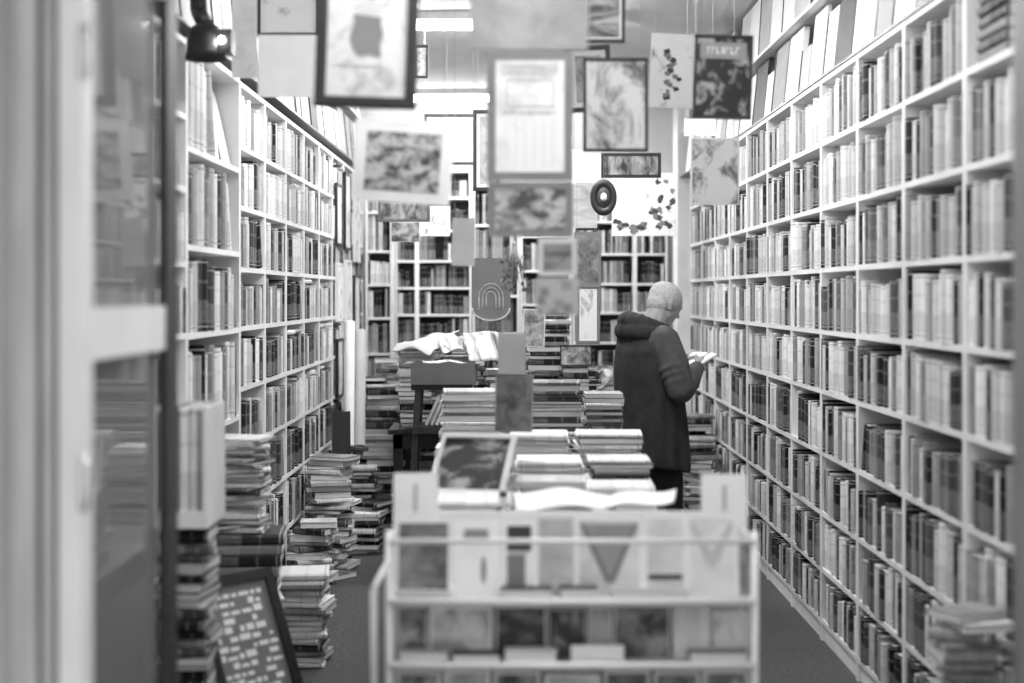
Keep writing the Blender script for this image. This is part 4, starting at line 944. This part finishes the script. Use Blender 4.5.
# ------------------------------------------------------------------ the man
def ico(bm, c, r, sub=3, M4=None, sc_=(1, 1, 1)):
    m = Matrix.Translation(c) @ (M4 or Matrix.Identity(4)) @ Matrix.Diagonal((r * sc_[0], r * sc_[1], r * sc_[2], 1))
    bmesh.ops.create_icosphere(bm, subdivisions=sub, radius=1, matrix=m)
def capsule(bm, p, r, q, r2, n=10):
    p = Vector(p); q = Vector(q)
    for i in range(n + 1):
        t = i / n; ico(bm, p.lerp(q, t), r + (r2 - r) * t, 2)
def chain(bm, pts, n=8):
    for (p, r), (q, r2) in zip(pts, pts[1:]): capsule(bm, p, r, q, r2, n)
def fuse(bm, name, voxel, smooth, m, parent=None):
    me = bpy.data.meshes.new(name + '_raw'); bm.to_mesh(me); bm.free()
    o = bpy.data.objects.new(name, me); COL.objects.link(o)
    r = o.modifiers.new('r', 'REMESH'); r.mode = 'VOXEL'; r.voxel_size = voxel
    s_ = o.modifiers.new('s', 'SMOOTH'); s_.iterations = smooth; s_.factor = .5
    dg = bpy.context.evaluated_depsgraph_get(); dg.update()
    nm = bpy.data.meshes.new_from_object(o.evaluated_get(dg)); nm.name = name
    bpy.data.objects.remove(o); bpy.data.meshes.remove(me)
    nm.materials.clear(); nm.materials.append(m)
    for p_ in nm.polygons: p_.use_smooth = True
    o = bpy.data.objects.new(name, nm); COL.objects.link(o)
    if parent: o.parent = parent
    return o
# local axes: +x forward, -y his right side, z up
HEAD = -math.radians(-32)
man = empty('person', (.735, 7.70, 0), 'man in a dark hooded jacket reading a book at the right shelves', 'person', None, (0, 0, math.radians(24)))
V = Vector
bm = bmesh.new()
hm = Matrix.Translation((.060, 0, 1.505)) @ Matrix.Rotation(math.radians(30), 4, 'Y')     # head bowed forward about the neck
def hp(x, y, z): return hm @ V((x, y, z))
def hel(c, s, sub=3): bmesh.ops.create_icosphere(bm, subdivisions=sub, radius=1, matrix=hm @ Matrix.Translation(c) @ Matrix.Diagonal((*s, 1)))
hel((-.008, 0, .085), (.098, .076, .082), 4)          # skull
hel((.012, 0, .070), (.085, .070, .075), 4)
hel((.045, 0, .030), (.048, .056, .070), 3)           # face
hel((.052, 0, -.028), (.036, .040, .026), 3)          # jaw and chin
hel((.020, 0, .0), (.06, .056, .045), 3)
for s in (-1, 1):
    hel((.079, s * .028, .075), (.016, .022, .008), 2)    # brow
    hel((.070, s * .030, .035), (.020, .020, .016), 2)    # cheek
    hel((-.004, s * .076, .045), (.017, .007, .030), 3)   # ear
    hel((-.010, s * .084, .053), (.014, .006, .020), 3)
    hel((.000, s * .082, .024), (.009, .006, .011), 2)
capsule(bm, hp(.088, 0, .062), .008, hp(.106, 0, .032), .012, 5)   # nose
for s in (-1, 1): hel((.096, s * .010, .028), (.009, .007, .007), 2)
hel((.088, 0, .006), (.010, .022, .005), 2); hel((.086, 0, -.006), (.010, .019, .006), 2)   # lips
capsule(bm, hp(-.02, 0, .02), .060, (.0, 0, 1.40), .066, 6)      # neck
body_bits = bm
# torso, arms, legs under the clothes
chain(bm, [((.0, 0, 1.38), .09), ((-.01, 0, 1.25), .125), ((0, 0, 1.08), .115), ((0, 0, .95), .12)])
for s in (-1, 1):
    sh, el, wr = V((-.01, s * .17, 1.37)), V((.03, s * .25, 1.115)), V((.225, s * .105, 1.205))
    chain(bm, [((-.01, s * .10, 1.37), .06), (sh, .055), (el, .04), (wr, .028)])
    chain(bm, [((0, s * .09, .93), .095), ((.02, s * .10, .50), .058), ((.0, s * .11, .10), .042)])
body = fuse(bm, 'body', .0065, 3, M['skin'], man)
# hands: palm, four bent fingers and a thumb each, closed on the book
def hand(bm, s):
    wr = V((.225, s * .105, 1.205)); f = V((.82, -s * .50, .25)).normalized(); up = V((.0, -s * .25, 1)).normalized(); side = f.cross(up).normalized() * (-s)
    up = side.cross(f).normalized() * s; up = up if up.z > 0 else -up
    pc = wr + f * .055
    capsule(bm, wr, .024, wr + f * .03, .025, 3)
    for k in range(4):
        a = wr + f * .03 + up * (-.022 + .0155 * k); b = wr + f * .085 + up * (-.030 + .020 * k); capsule(bm, a, .012, b, .0105, 5)
        L = (.020, .027, .029, .025)[k]
        inn = -side
        p1 = b + f * L + inn * .006; p2 = p1 + (f * .55 + inn * .8).normalized() * (L * .9); p3 = p2 + (f * .0 + inn).normalized() * (L * .7)
        capsule(bm, b, .0098, p1, .0088, 4); capsule(bm, p1, .0088, p2, .0080, 4); capsule(bm, p2, .0080, p3, .0066, 3)
    t0 = wr + f * .028 + up * .026; t1 = t0 + (f * .6 + up * .8 - side * .4).normalized() * .034; t2 = t1 + (f * .9 + up * .1 - side * .35).normalized() * .030
    capsule(bm, t0, .0135, t1, .0105, 4); capsule(bm, t1, .0105, t2, .0085, 4)
bm = bmesh.new(); hand(bm, -1); hand(bm, 1)
hnd = fuse(bm, 'hands_tmp', .0032, 2, M['skin'])
# join the hands into the body mesh (one surface data block)
b2 = bmesh.new(); b2.from_mesh(body.data); b2.from_mesh(hnd.data); b2.to_mesh(body.data); b2.free(); bpy.data.objects.remove(hnd)
for p_ in body.data.polygons: p_.use_smooth = True
# eyes, hair
for s in (-1, 1):
    q = MB(); c_ = hp(.074, s * .030, .055); q.loft([[c_ + V((.0, .010 * math.cos(a) * r, .010 * math.sin(a) * r)) + (hm.to_3x3() @ V((.012 * e, 0, 0))) for a in [2 * PI * i / 12 for i in range(12)]] for r, e in ((1, 0), (.9, .5), (.6, .8), (.15, 1))]); q.build('eye', M['dark_board'], man)
bm = bmesh.new()
bmesh.ops.create_icosphere(bm, subdivisions=4, radius=1, matrix=hm @ Matrix.Translation((-.012, 0, .089)) @ Matrix.Diagonal((.0995, .0785, .0835, 1)))
bmesh.ops.create_icosphere(bm, subdivisions=4, radius=1, matrix=hm @ Matrix.Translation((-.030, 0, .045)) @ Matrix.Diagonal((.072, .068, .075, 1)))
bmesh.ops.create_icosphere(bm, subdivisions=4, radius=1, matrix=hm @ Matrix.Translation((.006, 0, .078)) @ Matrix.Diagonal((.078, .0745, .070, 1)))
hair = fuse(bm, 'hair', .006, 2, M['hair'], man)
# jacket: lofted folds down to the hem, sleeves and hood fused in one cloth surface
R = random.Random(2)
bm = bmesh.new()
rings = [(1.455, .070, .078, -.012), (1.42, .105, .15, -.018), (1.37, .125, .195, -.022), (1.30, .150, .222, -.028), (1.18, .165, .235, -.020), (1.05, .172, .238, -.008), (.92, .178, .240, .0), (.80, .186, .244, .004), (.70, .190, .246, .010), (.672, .186, .242, .010)]
n = 72; allr = []
for (z, a, b, ox) in rings:
    rg = []
    for i in range(n):
        t = 2 * PI * i / n
        fold = 1 + (.055 * math.sin(t * 7 + z * 3.0) + .035 * math.sin(t * 12 - z * 6)) * max(0, min(1, (1.35 - z) / .5))
        lift = .03 * math.cos(t) if z < .75 else 0
        rg.append(bm.verts.new((ox + a * math.cos(t) * fold, b * math.sin(t) * fold, z - lift)))
    allr.append(rg)
for a, b in zip(allr, allr[1:]):
    for i in range(n): bm.faces.new((a[i], b[i], b[(i + 1) % n], a[(i + 1) % n]))
bm.faces.new(allr[0]); bm.faces.new(list(reversed(allr[-1])))
bmesh.ops.recalc_face_normals(bm, faces=bm.faces)
# hood lying on the back of the neck
for i in range(15):
    t = PI * (i - 7) / 9.0
    ico(bm, (-.030 - .105 * math.cos(t), .118 * math.sin(t), 1.440 + .026 * math.cos(t) - .012 * abs(math.sin(t))), .040 + .012 * math.cos(t), 2)
    ico(bm, (-.040 - .105 * math.cos(t), .145 * math.sin(t), 1.395 + .012 * math.cos(t)), .040 + .014 * math.cos(t), 2)
for i in range(9):
    t = PI * (i - 4) / 10.0
    ico(bm, (-.100 - .030 * math.cos(t), .085 * math.sin(t), 1.350 - .05 * math.cos(t)), .042, 2, None, (1, 1, 1.3))
jk = fuse(bm, 'jacket', .0085, 2, M['jacket'], man)
bm = bmesh.new()
for s in (-1, 1):
    sh, el, wr = V((-.02, s * .175, 1.355)), V((.03, s * .262, 1.105)), V((.222, s * .108, 1.203))
    chain(bm, [((-.02, s * .12, 1.36), .080), (sh, .088), (sh.lerp(el, .5) + V((0, s * .012, 0)), .088), (el, .078)], 10)
    chain(bm, [(el, .078), (el.lerp(wr, .5) + V((0, 0, -.012)), .064), (wr, .042)], 10)
    for k in range(3):       # creases
        t = .62 + .14 * k; c_ = sh.lerp(el, t); ico(bm, c_ + V((-.01, s * .01, 0)), .09 - .006 * k, 2, Matrix.Rotation(.5 * s, 4, 'X'), (1.02, 1.02, .16))
slv = fuse(bm, 'sleeves', .0085, 2, M['sleeve'], man)
# trousers and shoes
bm = bmesh.new()
for s in (-1, 1):
    chain(bm, [((0, s * .075, .93), .125), ((.02, s * .095, .75), .110), ((.04, s * .105, .50), .090), ((.01, s * .11, .25), .080), ((-.005, s * .112, .10), .076)], 12)
    for k in range(5): ico(bm, (.0, s * .108, .12 + .10 * k), .082, 2, Matrix.Rotation(.3 * (-1) ** k, 4, 'Y'), (1, 1, .2))
trs = fuse(bm, 'trousers', .009, 2, M['trousers'], man)
for s in (-1, 1):
    bm = bmesh.new()
    chain(bm, [((-.055, s * .112, .042), .042), ((.04, s * .115, .042), .040), ((.14, s * .122, .034), .034), ((.175, s * .124, .030), .029)], 8)
    ico(bm, (-.02, s * .112, .075), .05, 2)
    bmesh.ops.bisect_plane(bm, geom=bm.verts[:] + bm.edges[:] + bm.faces[:], plane_co=(0, 0, .004), plane_no=(0, 0, 1), clear_inner=False)
    sh_ = fuse(bm, 'shoe', .006, 2, M['leather'], man)
    for v in sh_.data.vertices: v.co.z = max(v.co.z, .001)
# the open book in his hands
bk = empty('open_book', man.matrix_basis @ V((.315, 0, 1.238)), 'small open book held by the man in the dark jacket', 'book', None, (0, 0, math.radians(24)))
bmx = Matrix.Rotation(math.radians(-62), 4, 'Y')
for s in (-1, 1):
    half = Matrix.Rotation(s * .28, 4, 'Z')
    q = MB(); q.box(0, .003, 0 if s > 0 else -.115, .115 if s > 0 else 0, -.075, .075, mx=half @ Matrix.Rotation(1.05, 4, 'Y')); q.build('book_cover', M['dark_board'], bk)
    q = MB(); q.box(-.010, 0, .002 if s > 0 else -.111, .111 if s > 0 else -.002, -.072, .072, mx=half @ Matrix.Rotation(1.05, 4, 'Y')); q.build('page_block', M['paper'], bk)
